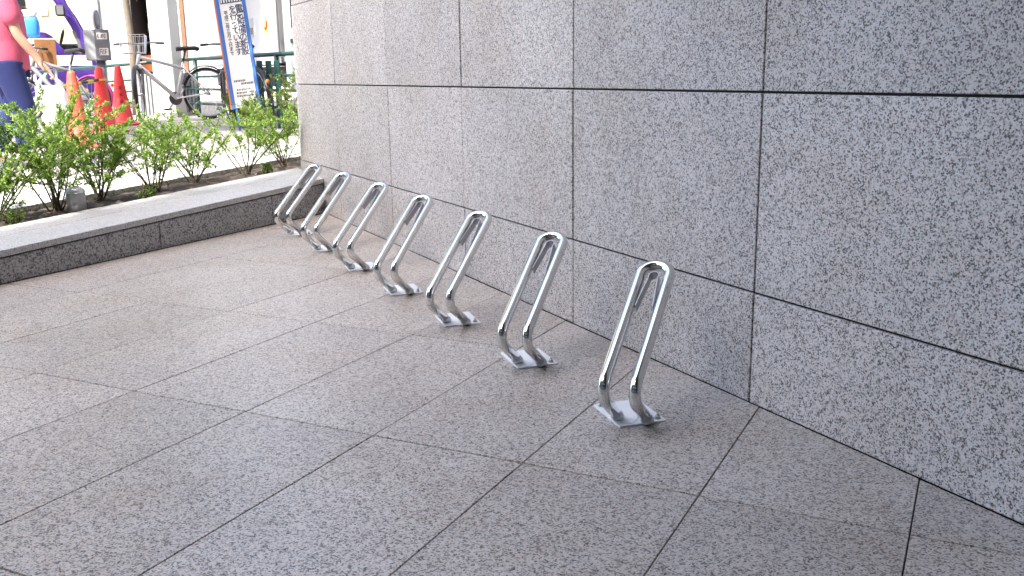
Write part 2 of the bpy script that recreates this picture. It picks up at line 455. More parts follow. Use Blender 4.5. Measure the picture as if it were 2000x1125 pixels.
# unseen office block added behind the viewer to shade the plaza
nb_root = thing('added_block', 'unseen tall concrete block added behind the viewpoint to shade the plaza', 'building', (*G(-8, -4.9), 0), -GAZ)
MB().box((.0, -14, 0), (26, 0, 29)).build('wall', M['concrete'], nb_root)
MB().box((-22, -14, 0), (-.01, 0, 9.5)).build('added_wing', M['concrete'], nb_root)  # wing added to block low sky and darken the near wall and floor
for fl in range(1, 3):
    for c in range(5):
        MB().box((-21+c*4.2, -.05, fl*3.5-1.2), (-17.8+c*4.2, .06, fl*3.5+.9)).build('window', M['darkglass'], nb_root)
for fl in range(1, 8):
    for c in range(6):
        w = MB().box((1+c*4.2, -.05, fl*3.5-1.2), (4.2+c*4.2, .06, fl*3.5+.9)).build('window', M['darkglass'], nb_root)

# planter: cladding panels, cap stones, soil
pl = thing('planter', 'low dark granite planter wall with pale cap and brown soil strip', 'planter', (*G(4, -4.36), 0))
def pl_mesh(ga0, ga1, gb0, gb1, z0f, z1f, mat, name, cham=.0):
    pts = [(ga0, gb0), (ga1, gb0), (ga1, gb1), (ga0, gb1)]
    # clip against the wall line
    poly = clip([G(*q) for q in pts], NW.x, NW.y, WD-.003)
    if len(poly) < 3: return None
    if area(poly) < 0: poly = poly[::-1]
    n = len(poly); ins = inset(poly, cham) if cham else poly
    zf = lambda q, fn: fn(gab(*q)[0])
    v = [(q[0], q[1], zf(q, z0f)) for q in poly] + [(q[0], q[1], zf(q, z1f)-cham) for q in poly] + [(q[0], q[1], zf(q, z1f)) for q in ins]
    f = [tuple(range(n))[::-1]] + [(i, (i+1) % n, n+(i+1) % n, n+i) for i in range(n)] + [(n+i, n+(i+1) % n, 2*n+(i+1) % n, 2*n+i) for i in range(n)] + [tuple(range(2*n, 3*n))]
    m = MB(); m.v = [tuple(Vector(p)-pl.location) for p in v]; m.f = f
    return m.build(name, mat, pl)
T = .034
joints = [1.0, 2.0, 3.0, 4.05, 5.06, 6.1, 6.7]
pl_mesh(.4, 6.6, -4.38, -4.93, lambda a: -.02, lambda a: cap_z(a)-T-.008, M['joint'], 'core')
for a, b in zip(joints[:-1], joints[1:]):
    pl_mesh(a+.0035, b-.0035, -4.362, -4.3795, lambda q: .003, lambda q: cap_z(q)-T-.009, M['kerb'], 'cladding_panel', .001)
for a, b in zip([.7, 1.6, 2.5, 3.4, 4.3, 5.2, 6.1], [1.6, 2.5, 3.4, 4.3, 5.2, 6.1, 7.2]):
    pl_mesh(a+.0008, b-.0008, -4.353, -4.70, lambda q: cap_z(q)-T, cap_z, M['cap'], 'cap_stone', .002)
    pl_mesh(a+.3008, b+.2992, -4.7025, -4.97, lambda q: cap_z(q)-T, lambda q: cap_z(q)+.001, M['cap'], 'cap_stone', .002)
def soil():
    m = MB(); n = 150; w = 14; v = []; f = []
    for i in range(n+1):
        for j in range(w+1):
            ga = .3 + 9.2*i/n; gb = -4.972 - .49*j/w
            x, y = G(ga, gb); e = min(j, w-j)/w
            v.append((x, y, cap_z(ga) - .03 + .035*e + rnd.uniform(-.008, .010)))
    for i in range(n):
        for j in range(w): a = i*(w+1)+j; f.append((a, a+1, a+w+2, a+w+1))
    m.v = [tuple(Vector(p)-pl.location) for p in v]; m.f = f
    o = m.build('soil', M['soil'], pl, smooth=True)
soil()
# ================================================================== BIKE RACKS
TH = R(23.55)   # azimuth of the loop's lean
HW = .0450; TR = .0172
def arc_fillet(P0, C, P1, r, n=9):
    P0, C, P1 = Vector(P0), Vector(C), Vector(P1)
    d0 = (P0-C).normalized(); d1 = (P1-C).normalized()
    ang = d0.angle(d1); t = r/math.tan(ang/2); cen = C + (d0+d1).normalized()*(r/math.sin(ang/2))
    a = C+d0*t-cen; b = C+d1*t-cen; tot = a.angle(b); out = []
    for i in range(n+1):
        k = i/n; q = (a*math.sin((1-k)*tot) + b*math.sin(k*tot))/math.sin(tot); out.append(cen+q)
    return out
def make_rack():
    # local axes: +y = lean direction, +x = across, z up
    root = thing('bike_rack', 'r', 'bike rack')
    D = Vector((0, .837, .547)); Tp = Vector((0, .218, .393))
    def leg(s):
        foot = (0, .004, .013); C = (0, -.17, .137)
        pts = [Vector(foot)] + arc_fillet(foot, C, Tp, .045, 12)
        return [Vector((s*HW, q.y, q.z)) for q in pts]
    pts = leg(-1)
    for i in range(1, 5): pts.append(Vector((-HW, 0, 0)) + Vector((0, *(Vector((pts[12].y, pts[12].z)).lerp(Vector((Tp.y, Tp.z)), i/5)))))
    for i in range(0, 17):
        a = math.pi*i/16; pts.append(Vector((-HW*math.cos(a), 0, 0)) + Tp + D*HW*math.sin(a))
    right = leg(1)[::-1]
    pts += right
    MB().tube(pts, TR, 28).build('tube_loop', M['chrome'], root, True)
    # strap: folded flat bar inside the loop head
    Nn = Vector((0, -.547, .837))
    path = [(-.026, -.135), (-.0245, -.115), (-.0145, -.02)]
    for i in range(0, 9):
        a = math.pi*i/8; path.append((-.0145*math.cos(a), -.006+.0155*math.sin(a)))
    path += [(.0145, -.02), (.0245, -.115), (.026, -.135)]
    m = MB(); v = []; f = []
    for i, (x, t_) in enumerate(path):
        p0 = path[max(i-1, 0)]; p1 = path[min(i+1, len(path)-1)]
        tx, tt = p1[0]-p0[0], p1[1]-p0[1]; L = math.hypot(tx, tt); nx, nt = -tt/L, tx/L
        for sgn in (-1, 1):
            for w in (-.021, .009):
                q = Tp + Vector((x+nx*.0012*sgn, 0, 0)) + D*(t_+nt*.0012*sgn) + Nn*w; v.append(q)
    for i in range(len(path)-1):
        a = i*4; b = a+4
        f += [(a, a+1, b+1, b), (a+2, b+2, b+3, a+3), (a, b, b+2, a+2), (a+1, a+3, b+3, b+1)]
    f += [(0, 2, 3, 1), (len(v)-4, len(v)-3, len(v)-1, len(v)-2)]
    m.add(v, f).build('strap', M['strap'], root)
    # base plate, turned 41.6 degrees under the tubes
    pa = R(41.6); pc = (-.039, .062)
    def PL(a, b, z): return (pc[0] - a*math.sin(pa) + b*math.cos(pa), pc[1] + a*math.cos(pa) + b*math.sin(pa), z)
    # rounded rectangle outline
    out = []
    for cx, cy, a0 in ((.088, .078, 0), (-.096, .078, 90), (-.096, -.060, 180), (.088, -.060, 270)):
        for i in range(4):
            a = R(a0 + i*30); out.append((cx + .006*math.cos(a), cy + .006*math.sin(a)))
    m = MB().prism(out, 0.0008, .0062, cham=.0012); m.v = [PL(*q) for q in m.v]
    plate = m.build('base_plate', M['plate'], root)
    # pressed rib between the feet
    rib = []
    for i in range(9): a = math.pi*i/8; rib.append((.011*math.cos(a), .075+.011*math.sin(a)))
    for i in range(9): a = math.pi+math.pi*i/8; rib.append((.011*math.cos(a), -.018+.011*math.sin(a)))
    MB().prism(rib, .0058, .0082, cham=.0018).build('rib', M['plate'], plate)
    # weld feet
    for s in (-1, 1):
        w = MB(); d = Vector((0, -.842, .539)); c = Vector((s*HW, .004, .013))
        rings = []
        w.tube([c - d*.008, c - d*.003, c + d*.012, c + d*.028, c + d*.031], [.010, .0176, .0186, .0184, .0174], 18)
        w.v = [(x, y, max(z, .004)) for x, y, z in w.v]
        w.build('weld_sleeve', M['weld'], root, True)
    for a, b in ((-.082, .064), (.072, -.046)):
        x, y, _ = PL(a, b, 0)
        bt = MB().lathe([(.0105, .0062), (.0105, .0085), (.0098, .0085)], 16, (x, y, 0)).build('bolt', M['strap'], root)
        MB().lathe([(.0075, .0085), (.0075, .0150), (.0062, .0162)], 6, (x, y, 0)).build('hex_head', M['strap'], bt)
        MB().lathe([(.0036, .0160), (.0036, .0215), (.0030, .0222)], 10, (x, y, 0)).build('stud', M['strap'], bt)
    return root
proto = make_rack()
P7, P1 = Vector((.345, 2.596)), Vector((-1.376, 5.996))
order = ['nearest', 'second', 'third', 'fourth', 'fifth', 'sixth', 'farthest']
rl = ['largest and nearest chrome hoop bike rack, rightmost of the row of seven',
      'second chrome hoop bike rack from the right, between the nearest and third racks',
      'third chrome hoop bike rack from the right in the row of seven',
      'middle chrome hoop bike rack, with three racks on either side',
      'third chrome hoop bike rack from the planter in the row of seven',
      'second chrome hoop bike rack from the planter, its loop before the wall end',
      'farthest chrome hoop bike rack, right in front of the dark planter wall']
for i in range(7):
    o = proto if i == 0 else copy_tree(proto)
    q = P7.lerp(P1, i/6)
    o.location = (q.x, q.y, 0); o.rotation_euler = (0, 0, -TH + R((0, .8, -.6, .5, -.9, .7, -.3)[i]))
    tag(o, rl[i], 'bike rack', 'chrome bike racks along the granite wall')
# ================================================================== STREET BEYOND THE PLANTER
def zs(x, y): return street_z(x, y)
# ---- shrubs in the planter
def leaf_quad(m, p, d, up, L, W):
    d = d.normalized(); s = d.cross(up)
    if s.length < 1e-4: s = d.orthogonal()
    s.normalize(); n = s.cross(d)
    b = len(m.v)
    m.v += [tuple(p), tuple(p + d*L*.5 + s*W + n*W*.35), tuple(p + d*L), tuple(p + d*L*.5 - s*W + n*W*.35)]
    m.f += [(b, b+1, b+2), (b, b+2, b+3)]
def rv(r_): return Vector((r_.gauss(0, 1), r_.gauss(0, 1), r_.gauss(0, 1))).normalized()
def make_shrub(name, base, h, spread, nst, nleaf, seed, label, cat, group, leaf='leaf', lsize=.023, crown_from=.35, lean=(0, 0)):
    r_ = random.Random(seed)
    root = thing(name, label, cat, base, 0, group)
    st = MB(); tips = []
    for s in range(nst):
        a = r_.uniform(0, 2*math.pi); e = r_.uniform(.25, 1.0)*spread
        end = Vector((math.cos(a)*e + lean[0], math.sin(a)*e + lean[1], h*r_.uniform(.68, 1.05)))
        st0 = Vector((r_.uniform(-.03, .03), r_.uniform(-.03, .03), -.02))
        mid = st0.lerp(end, .5) + Vector((r_.uniform(-.05, .05), r_.uniform(-.05, .05), h*.08))
        pts = [st0, st0.lerp(mid, .5) + rv(r_)*.01, mid, mid.lerp(end, .5) + rv(r_)*.015, end]
        st.tube(pts, [.0055, .0045, .0035, .0026, .0012], 5)
        tips.append((pts, 1.0))
        for b in range(r_.randint(4, 6)):
            k = r_.uniform(.2, .95)*4; i = min(3, int(k)); p0 = pts[i].lerp(pts[i+1], k-i)
            d = (rv(r_)*Vector((1.2, 1.2, .6)) + Vector((0, 0, .35)) + (end-st0).normalized()*.3)
            L = h*r_.uniform(.2, .55); p2 = p0 + d.normalized()*L; p1 = p0.lerp(p2, .5) + rv(r_)*.012
            st.tube([p0, p1, p2], [.0024, .0018, .0008], 4)
            tips.append(([p0, p1, p2], .9))
    st.build('stems', M['bark'], root)
    lf = MB()
    for i in range(int(nleaf*1.8)):
        pts, w = r_.choice(tips); n = len(pts)-1
        t = (crown_from + (1-crown_from)*r_.random()**.75) if n > 2 else r_.random()**.6
        k = min(n-1e-6, t*n); j = int(k); p = pts[j].lerp(pts[j+1], k-j)
        ax = (pts[j+1]-pts[j]).normalized()
        d = rv(r_) + ax*.7 + Vector((0, 0, .25))
        leaf_quad(lf, p + rv(r_)*.012, d, Vector((0, 0, 1)) + rv(r_)*.5, lsize*r_.uniform(.65, 1.25), lsize*r_.uniform(.19, .28))
    me = lf.mesh('leaves', recalc=False)
    o = obj('leaves', me, M[leaf], root); tag(o, kind='stuff')
    return root
shr = [ # ga, gb, height, spread, stems, leaves, label
 (3.62, -5.24, .58, .42, 13, 4600, 'dense leafy shrub at the left edge, in front of the pedestrian'),
 (4.02, -5.20, .60, .42, 13, 4600, 'dense bright green shrub below the white plastic bag'),
 (4.40, -5.26, .53, .42, 12, 4600, 'leafy shrub growing behind the domed bollard in the planter'),
 (4.80, -5.18, .50, .42, 11, 2800, 'leafy shrub in front of the two cones on the right'),
 (5.25, -5.24, .46, .42, 10, 2300, 'sparse shrub with thin bare stems below the silver bicycle basket'),
 (5.75, -5.20, .44, .44, 8, 1600, 'sparsest shrub of the planter, below the bicycle rear wheel'),
 (6.25, -5.24, .48, .44, 10, 2200, 'shrub with dark stems left of the blue sign foot'),
 (6.80, -5.20, .50, .44, 11, 2700, 'shrub in front of the foot of the blue sign'),
 (7.40, -5.22, .52, .42, 11, 2700, 'shrub right of the blue sign foot, in front of the green pickets'),
 (8.00, -5.22, .52, .42, 11, 2600, 'shrub next to the granite wall corner, below the yellow green hedge'),
 (8.60, -5.22, .52, .42, 11, 2600, 'shrub half hidden by the granite wall corner')]
for i, (ga, gb_, h, sp, ns, nl, lab) in enumerate(shr):
    x, y = G(ga, gb_)
    make_shrub('shrub', (x, y, cap_z(ga)-.01), h, sp, ns, nl, 100+i, lab, 'shrub', 'shrubs in the planter strip', 'leaf', .0225, .15)
wd = [(4.62, -5.04, 'small green weed tuft by the cap edge, below the cones'), (5.86, -5.06, 'small weed tuft in the soil right of the bare stems'),
      (7.3, -5.1, 'small weed tuft in the soil near the wall corner'), (3.62, -5.06, 'small weed tuft left of the domed bollard')]
for i, (ga, gb_, lab) in enumerate(wd):
    x, y = G(ga, gb_)
    make_shrub('weed', (x, y, cap_z(ga)-.015), .075, .055, 7, 130, 300+i, lab, 'weed', 'weeds in the soil', 'leaf', .02, .1)
# dry leaf litter on the soil
lt = MB(); r_ = random.Random(77)
for i in range(420):
    ga = r_.uniform(3.2, 9.2); gb_ = r_.uniform(-5.44, -4.985); x, y = G(ga, gb_)
    p = Vector((x, y, cap_z(ga)-.012+.03*min(-4.985-gb_, gb_+5.44)/.22 + r_.uniform(.004, .016)))
    leaf_quad(lt, p, Vector((r_.uniform(-1, 1), r_.uniform(-1, 1), r_.uniform(-.3, .4))), Vector((0, 0, 1)), r_.uniform(.018, .04), r_.uniform(.005, .011))
o = obj('leaf_litter', lt.mesh('litter', False), M['litter']); tag(o, 'dry brown leaf litter scattered over the planter soil', 'leaf litter', kind='stuff')
# hedge plants at the guard rail
for i, (x, y, h, lab) in enumerate([(-2.42, 10.7, .62, 'yellow green hedge plant at the rail beside the granite wall'), (-3.25, 11.5, .42, 'low yellow green plant left of the blue sign at the rail'),
                                     (-2.78, 10.65, .42, 'yellow green plant under the right edge of the blue sign')]):
    make_shrub('hedge_plant', (x, y, zs(x, y)-.01), h, .2, 9, 900, 400+i, lab, 'shrub', 'plants along the guard rail', 'leaf2', .032, .2)

# ---- bollards
def bollard(x, y, z, r_, h, label):
    t_ = thing('bollard', label, 'bollard', (x, y, z), 0, 'domed bollards')
    MB().lathe([(r_*1.0, -.03), (r_, h*.72), (r_*.93, h*.74), (r_*.93, h*.78)], 24).build('post', M['bollard'], t_, True)
    MB().lathe([(r_, h*.78)] + [(r_*math.cos(a*math.pi/16), h*.78 + r_*.75*math.sin(a*math.pi/16)) for a in range(0, 9)], 24).build('dome_cap', M['silver'], t_, True)
bollard(-2.735, 5.93, .185, .058, .15, 'short domed metal bollard standing in the planter soil behind leaves')
bollard(-3.62, 6.72, zs(-3.62, 6.72), .05, .2, 'silver domed bollard on the pavement at the left edge')

# ---- traffic cones
def make_cone(x, y, mat, label, rz, marks=False, tilt=0.0, h=.74):
    t_ = thing('traffic_cone', label, 'traffic cone', (x, y, zs(x, y)), rz, 'red traffic cones')
    t_.rotation_euler = (tilt, 0, rz)
    MB().cbox((-.19, -.19, .002), (.19, .19, .028), .008).build('base', M[mat], t_)
    c = MB().lathe([(.150, .027), (.146, .045), (.132, .05), (.085, .36), (.040, h-.03), (.034, h-.006), (.024, h)], 28).build('cone_body', M[mat], t_, True)
    if marks:
        m = MB()
        for k, z in enumerate((.47, .385, .30)):
            rad = .132 + (.085-.132)*(z-.05)/.31 if z < .36 else .085 + (.040-.085)*(z-.36)/(h-.39)
            for dx, dz, w_, hh in ((-.013, 0, .004, .03), (.011, 0, .004, .03), (-.001, .013, .024, .005), (-.001, -.002, .024, .005), (-.001, -.016, .028, .005)):
                m.box((rad+.0005, dx-w_/2, z+dz-hh/2), (rad+.0025, dx+w_/2, z+dz+hh/2))
        m.build('printed_marks', M['inkblack'], c)
    return t_
make_cone(-4.28, 9.49, 'cone_worn', 'leftmost dull red traffic cone beside the white plastic bag', R(20))
make_cone(-4.64, 10.99, 'cone', 'middle bright red traffic cone holding the end of the striped bar', R(-15))
make_cone(-4.93, 12.24, 'cone', 'rightmost bright red traffic cone with dark markings, beside the bicycle fork', R(-62), True)
# striped bar between the two left cones
def bar():
    a = Vector((-4.55, 9.35, .89)); b = Vector((-4.62, 10.9, .985)); d = b-a; L = d.length
    t_ = thing('cone_bar', 'yellow and black striped bar resting between two traffic cones', 'barrier bar', a)
    n = 9
    for k in range(n):
        MB().tube([d*(k/n), d*((k+1)/n)], .0165, 10).build('stripe', M['yellow'] if k % 2 else M['black'], t_)
    ring = [d + Vector((.065*math.cos(2*math.pi*i/18), .065+.065*math.sin(2*math.pi*i/18)-.02, 0)) for i in range(18)]
    MB().tube(ring, .010, 6, closed=True).build('ring', M['yellow'], t_, True)
bar()

# ---- guard rails (green pipe)
def rail_section(A, B, za, zb, label, posts, bars):
    A, B = Vector(A), Vector(B); d = B-A; L = d.length
    t_ = thing('guard_rail', label, 'guard rail', (A.x, A.y, zs(A.x, A.y)), 0, 'green pipe guard rails')
    z0 = t_.location.z
    def P(k, z): q = d*k; return (q.x, q.y, z)
    for i, drop in enumerate(bars):
        r_ = .026 if i == 0 else .018
        MB().tube([P(0, za-drop-z0), P(1, zb-drop-z0)], r_, 12).build('rail', M['green'], t_, True)
    for k in posts:
        q = A + d*k; zt = za+(zb-za)*k
        MB().tube([P(k, zs(q.x, q.y)-z0-.02), P(k, zt-z0-.01)], .030, 12).build('post', M['green'], t_, True)
    return t_
dRail = (RB-RA).normalized(); RA2 = RA - dRail*1.2
rail_section(RA2, RB, 1.25, 1.25, 'green pipe guard rail running behind the bicycle and the blue sign', (.02, .30, .55, .80, .985), (0, .245, .42, .62))
rail_section(RB + dRail*.12, RC, 1.245, 1.12, 'green pipe guard rail in front of the purple truck', (.02, .22, .44, .66, .88), (0, .245, .42, .60))
# green flat pickets beside the sign
for k, (du, lab) in enumerate(((0, 'flat green picket beside the blue sign, leftmost of three'), (.13, 'middle one of three flat green pickets at the rail'), (.25, 'flat green picket nearest the granite wall'))):
    q = Vector((-2.93, 11.42)) - dRail*-.0 + Vector((.78, -.35)).normalized()*du
    z = zs(q.x, q.y)
    p_ = thing('picket', lab, 'fence picket', (q.x, q.y, z), R(-20), 'green pickets at the rail')
    MB().cbox((-.038, -.008, -.02), (.038, .008, .78), .004).build('board', M['green'], p_)
    MB().lathe([(.008, 0), (.008, .012), (.005, .014)], 8, (0, -.02, .62), 'y').build('bolt', M['silver'], p_)
# ribbed grey panel behind the rail
rp = thing('ribbed_panel', 'grey vertically ribbed panel standing behind the green rail', 'panel', (-5.02, 14.15, zs(-5.0, 14.2)), R(12))
MB().box((-.45, 0, .02), (.45, .02, .62)).build('sheet', M['darkgrey'], rp)
for k in range(18): MB().box((-.44+k*.05, -.012, .03), (-.415+k*.05, -.001, .61)).build('rib', M['greypaint'], rp)

# ---- bicycles
def wheel(root, x, z, r_, side=0, tyre='rubber'):
    w = bpy.data.objects.new('wheel', None); COL.objects.link(w); w.parent = root; w.location = (x, 0, z)
    ring = lambda R_, n=48: [Vector((R_*math.cos(2*math.pi*i/n), 0, R_*math.sin(2*math.pi*i/n))) for i in range(n)]
    def torus(R_, r2, n=48, k=8, sx=1.0):
        m = MB(); v = []; f = []
        for i in range(n):
            a = 2*math.pi*i/n
            for j in range(k):
                b = 2*math.pi*j/k; rad = R_ + r2*math.cos(b)
                v.append((rad*math.cos(a), r2*sx*math.sin(b), rad*math.sin(a)))
        for i in range(n):
            for j in range(k): f.append((i*k+j, i*k+(j+1) % k, ((i+1) % n)*k+(j+1) % k, ((i+1) % n)*k+j))
        return m.add(v, f)
    torus(r_-.018, .019).build('tyre', M[tyre], w, True)
    torus(r_-.042, .010, 48, 6, 1.3).build('rim', M['silver'], w, True)
    sp = MB()
    for i in range(20):
        a = 2*math.pi*i/20; b = a + (.5 if i % 2 else -.5); s = .03 if i % 4 < 2 else -.03
        sp.tube([(.022*math.cos(b), s, .022*math.sin(b)), ((r_-.045)*math.cos(a), 0, (r_-.045)*math.sin(a))], .0018, 4, cap=False)
    sp.build('spokes', M['silver'], w)
    MB().lathe([(.018, -.05), (.026, -.03), (.018, -.02), (.018, .02), (.026, .03), (.018, .05)], 14, axis='y').build('hub', M['silver'], w, True)
    return w
def make_bike(name, label, loc, rz, frame='alu', lean=0.0, steer=0.0, basket=True, group='parked bicycles', wr=.345, guard='black'):
    t_ = thing(name, label, 'bicycle', loc, rz, group); t_.rotation_euler = (lean, 0, rz)
    rh, fh, bb = Vector((-.50, 0, wr)), Vector((.56, 0, wr)), Vector((-.07, 0, .29))
    st, ht, hb = Vector((-.20, 0, .76)), Vector((.36, 0, .86)), Vector((.405, 0, .70))
    cs, sn = math.cos(steer), math.sin(steer)
    def ST(p): x, y = p[0]-hb.x, p[1]; return Vector((hb.x + x*cs - y*sn, x*sn + y*cs, p[2]))
    wheel(t_, rh.x, rh.z, wr); fq = ST(fh); fw = wheel(t_, fq.x, fq.z, wr); fw.location.y = fq.y; fw.rotation_euler = (0, 0, steer)
    fr = MB()
    fr.tube([ht + Vector((0, 0, .03)), hb - Vector((-.01, 0, .03))], .024, 12); fr.tube([bb, st], .017, 10)
    fr.tube([st - Vector((-.015, 0, .08)), ht - Vector((-.01, 0, .03))], .022, 12); fr.tube([bb, hb + Vector((-.01, 0, .03))], .029, 12)
    for s in (-1, 1):
        fr.tube([bb + Vector((0, .03*s, 0)), rh + Vector((0, .055*s, 0))], .011, 8); fr.tube([st + Vector((.015, .012*s, -.06)), rh + Vector((0, .055*s, 0))], .009, 8)
    fr.build('frame', M[frame], t_, True)
    fk = MB()
    for s in (-1, 1):
        fk.tube([hb + Vector((.015, .055*s, -.04)), hb.lerp(fh, .55) + Vector((0, .055*s, 0)), fh + Vector((0, .055*s, 0))], [.018, .021, .014], 10)
    fk.tube([hb + Vector((.012, -.07, -.04)), hb + Vector((.012, .07, -.04))], .022, 10)
    fk.v = [tuple(ST(p)) for p in fk.v]; fk.build('fork', M['darkgrey'], t_, True)
    hbz = bpy.data.objects.new('handlebar', None); COL.objects.link(hbz); hbz.parent = t_; hbz.location = ht; hbz.rotation_euler = (0, 0, steer)
    MB().tube([(0, 0, 0), (-.015, 0, .10), (.04, 0, .13)], .014, 10).build('stem', M['silver'], hbz, True)
    MB().tube([(-.05, -.29, .14), (.02, -.14, .14), (.04, 0, .13), (.02, .14, .14), (-.05, .29, .14)], .011, 10).build('bar', M['darkgrey'], hbz, True)
    for s in (-1, 1):
        MB().tube([(-.085, .305*s, .137), (-.025, .215*s, .14)], .016, 10).build('grip', M['black'], hbz, True)
        MB().tube([(0, .2*s, .12), (.03, .24*s, .09), (-.01, .30*s, .085)], .005, 6).build('brake_lever', M['silver'], hbz, True)
    MB().tube([st, st + Vector((-.05, 0, .15))], .0135, 10).build('seat_post', M['black'], t_, True)
    sd = MB(); v = []; f = []
    prof = [(-.16, .072, .0), (-.12, .082, .012), (-.05, .062, .008), (.04, .028, .004), (.12, .020, .0), (.135, .010, -.006)]
    for x, w_, z in prof:
        for a in range(10):
            b = 2*math.pi*a/10; v.append((st.x-.06+x, w_*math.cos(b), st.z+.175+z + (.024 if math.sin(b) > 0 else .034)*math.sin(b)))
    n = len(prof)
    for i in range(n-1):
        for a in range(10): f.append((i*10+a, i*10+(a+1) % 10, (i+1)*10+(a+1) % 10, (i+1)*10+a))
    f += [tuple(range(10)), tuple(range((n-1)*10, n*10))]
    sd.add(v, f).build('saddle', M['black'], t_, True)
    def fender(c, a0, a1, nm, fn):
        m = MB(); v = []; f = []; k = 22
        for i in range(k+1):
            a = R(a0+(a1-a0)*i/k)
            for y, d in ((-.028, .012), (-.018, .024), (0, .028), (.018, .024), (.028, .012)):
                v.append((c.x+(wr+d)*math.cos(a), y, c.z+(wr+d)*math.sin(a)))
        for i in range(k):
            for j in range(4): a = i*5+j; f.append((a, a+1, a+6, a+5))
        m.add([tuple(fn(p)) for p in v], f).build(nm, M[guard], t_, True)
    fender(rh, 20, 190, 'mudguard', lambda p: p); fender(fh, -10, 110, 'mudguard', ST)
    rk = MB()
    for s in (-1, 1): rk.tube([rh + Vector((-.02, .06*s, 0)), rh + Vector((-.20, .055*s, .30)), ], .005, 6)
    rk.build('mudguard_stay', M['silver'], t_, True)
    cr = MB().lathe([(.085, -.004), (.09, 0), (.085, .004)], 26, (bb.x, -.055, bb.z), 'y'); cr.build('chainring', M['darkgrey'], t_)
    for s, (dx, dz) in ((-1, (.09, -.14)), (1, (-.09, .14))):
        c = MB().tube([bb + Vector((0, .06*s, 0)), bb + Vector((dx, .085*s, dz))], .010, 8).build('crank', M['silver'], t_, True)
        MB().cbox((bb.x+dx-.045, .09*s-(.08 if s < 0 else 0), bb.z+dz-.012), (bb.x+dx+.045, .09*s+(.08 if s > 0 else 0), bb.z+dz+.012), .004).build('pedal', M['black'], c)
    MB().tube([rh + Vector((.0, .07, 0)), rh + Vector((-.10, .20, -wr+.01))], .008, 8).build('kickstand', M['silver'], t_, True)
    MB().lathe([(.022, -.01), (.026, 0), (.022, .012)], 14, (rh.x-wr-.01, 0, rh.z+.19), 'x').build('reflector', M['orange'], t_, True)
    lk = MB(); lk.lathe([(.020, -.006), (.020, .008)], 12, (rh.x+.10, -.03, rh.z+.13), 'y'); lk.build('spoke_reflector', M['orange'], t_)
    if basket:
        bk = MB(); x0, x1, z0_, z1 = .44, .70, .86, 1.08
        for z, k in ((z0_, .82), (z0_+.11, .92), (z1, 1.0)):
            cx = (x0+x1)/2; hx = (x1-x0)/2*k; hy = .16*k
            bk.tube([(cx-hx, -hy, z), (cx+hx, -hy, z), (cx+hx, hy, z), (cx-hx, hy, z)], .0032, 5, closed=True)
        for i in range(7):
            y = -.16+.32*i/6
            bk.tube([(x1, y, z1), (x1-.02, y*.82, z0_), (x0+.02, y*.82, z0_), (x0, y, z1)], .0022, 4)
        for i in range(1, 6):
            x = x0+(x1-x0)*i/6; xx = x0+.02+(x1-x0-.04)*i/6
            bk.tube([(x, -.16, z1), (xx, -.131, z0_), (xx, .131, z0_), (x, .16, z1)], .0022, 4)
        bk.v = [tuple(ST(p)) for p in bk.v]; bk.build('basket', M['silver'], t_)
    return t_
make_bike('bicycle', 'silver framed bicycle with wire basket parked in front of the green rail', (-4.47, 12.80, zs(-4.47, 12.8)+.015), R(-140), 'alu', R(3), R(64))
make_bike('bicycle', 'dark green bicycle half hidden behind the blue sign, right of the silver bicycle', (-3.26, 11.9, zs(-3.26, 11.9)), R(126), 'green', R(-4), R(-10), False)
make_bike('bicycle', 'dark bicycle with pink mudguards behind the leftmost cone and the white bag', (-5.95, 12.75, zs(-5.95, 12.75)), R(165), 'darkgrey', R(4), R(25), False, wr=.30, guard='pink')

# ---- grey meter box on a post with a round plate
bx = thing('sign_box', 'grey metal box with two white notices on a round grey post', 'box', (-4.94, 11.74, zs(-4.94, 11.74)), R(-8))
zb = 1.21 - bx.location.z
MB().tube([(.02, 0, -.02), (.02, 0, zb+.02)], .050, 20).build('post', M['boxgrey'], bx, True)
bxx = MB().cbox((-.135, -.10, zb), (.14, .10, zb+.36), .006).build('box', M['boxgrey'], bx)
bxx.rotation_euler = (0, 0, R(28))
MB().cbox((-.137, -.104, zb+.01), (-.02, -.098, zb+.35), .002).build('door', M['greypaint'], bxx)
def notice(x0, z0, w_, h_, strokes):
    p_ = MB().box((x0, -.1045, z0), (x0+w_, -.102, z0+h_)).build('notice', M['white'], bxx)
    m = MB()
    for (a, b, c, d) in strokes: m.box((x0+w_*a, -.1065, z0+h_*b), (x0+w_*c, -.1047, z0+h_*d))
    m.build('lettering', M['inkblack'], p_)
S1 = [(.08,.2,.14,.8),(.08,.7,.24,.8),(.08,.45,.22,.55),(.08,.2,.24,.3),(.32,.2,.37,.8),(.44,.2,.49,.8),(.54,.2,.59,.8),(.49,.5,.54,.6),(.68,.2,.73,.8),(.73,.7,.88,.8),(.73,.45,.86,.55),(.73,.2,.88,.3)]
S2 = [(.08,.15,.13,.85),(.13,.75,.28,.85),(.28,.15,.33,.85),(.13,.45,.28,.53),(.44,.15,.49,.85),(.6,.15,.65,.85),(.65,.7,.82,.8),(.65,.4,.8,.5)]
notice(.005, zb+.245, .115, .075, S1); notice(.02, zb+.06, .10, .085, S2)
dk = MB().lathe([(.115, -.008), (.12, 0), (.115, .008)], 30, (.0, 0, zb+.47), 'x').build('round_plate', M['boxgrey'], bx, True)
dk.rotation_euler = (0, 0, R(12)); dk.location = (.02, 0, 0)
MB().tube([(0, .12*math.cos(2*math.pi*i/30), zb+.47+.12*math.sin(2*math.pi*i/30)) for i in range(30)], .012, 6, closed=True).build('rim', M['white'], dk, True)
MB().tube([(.02, 0, zb+.35), (.02, 0, zb+.37)], .03, 12).build('plate_clamp', M['boxgrey'], bx)

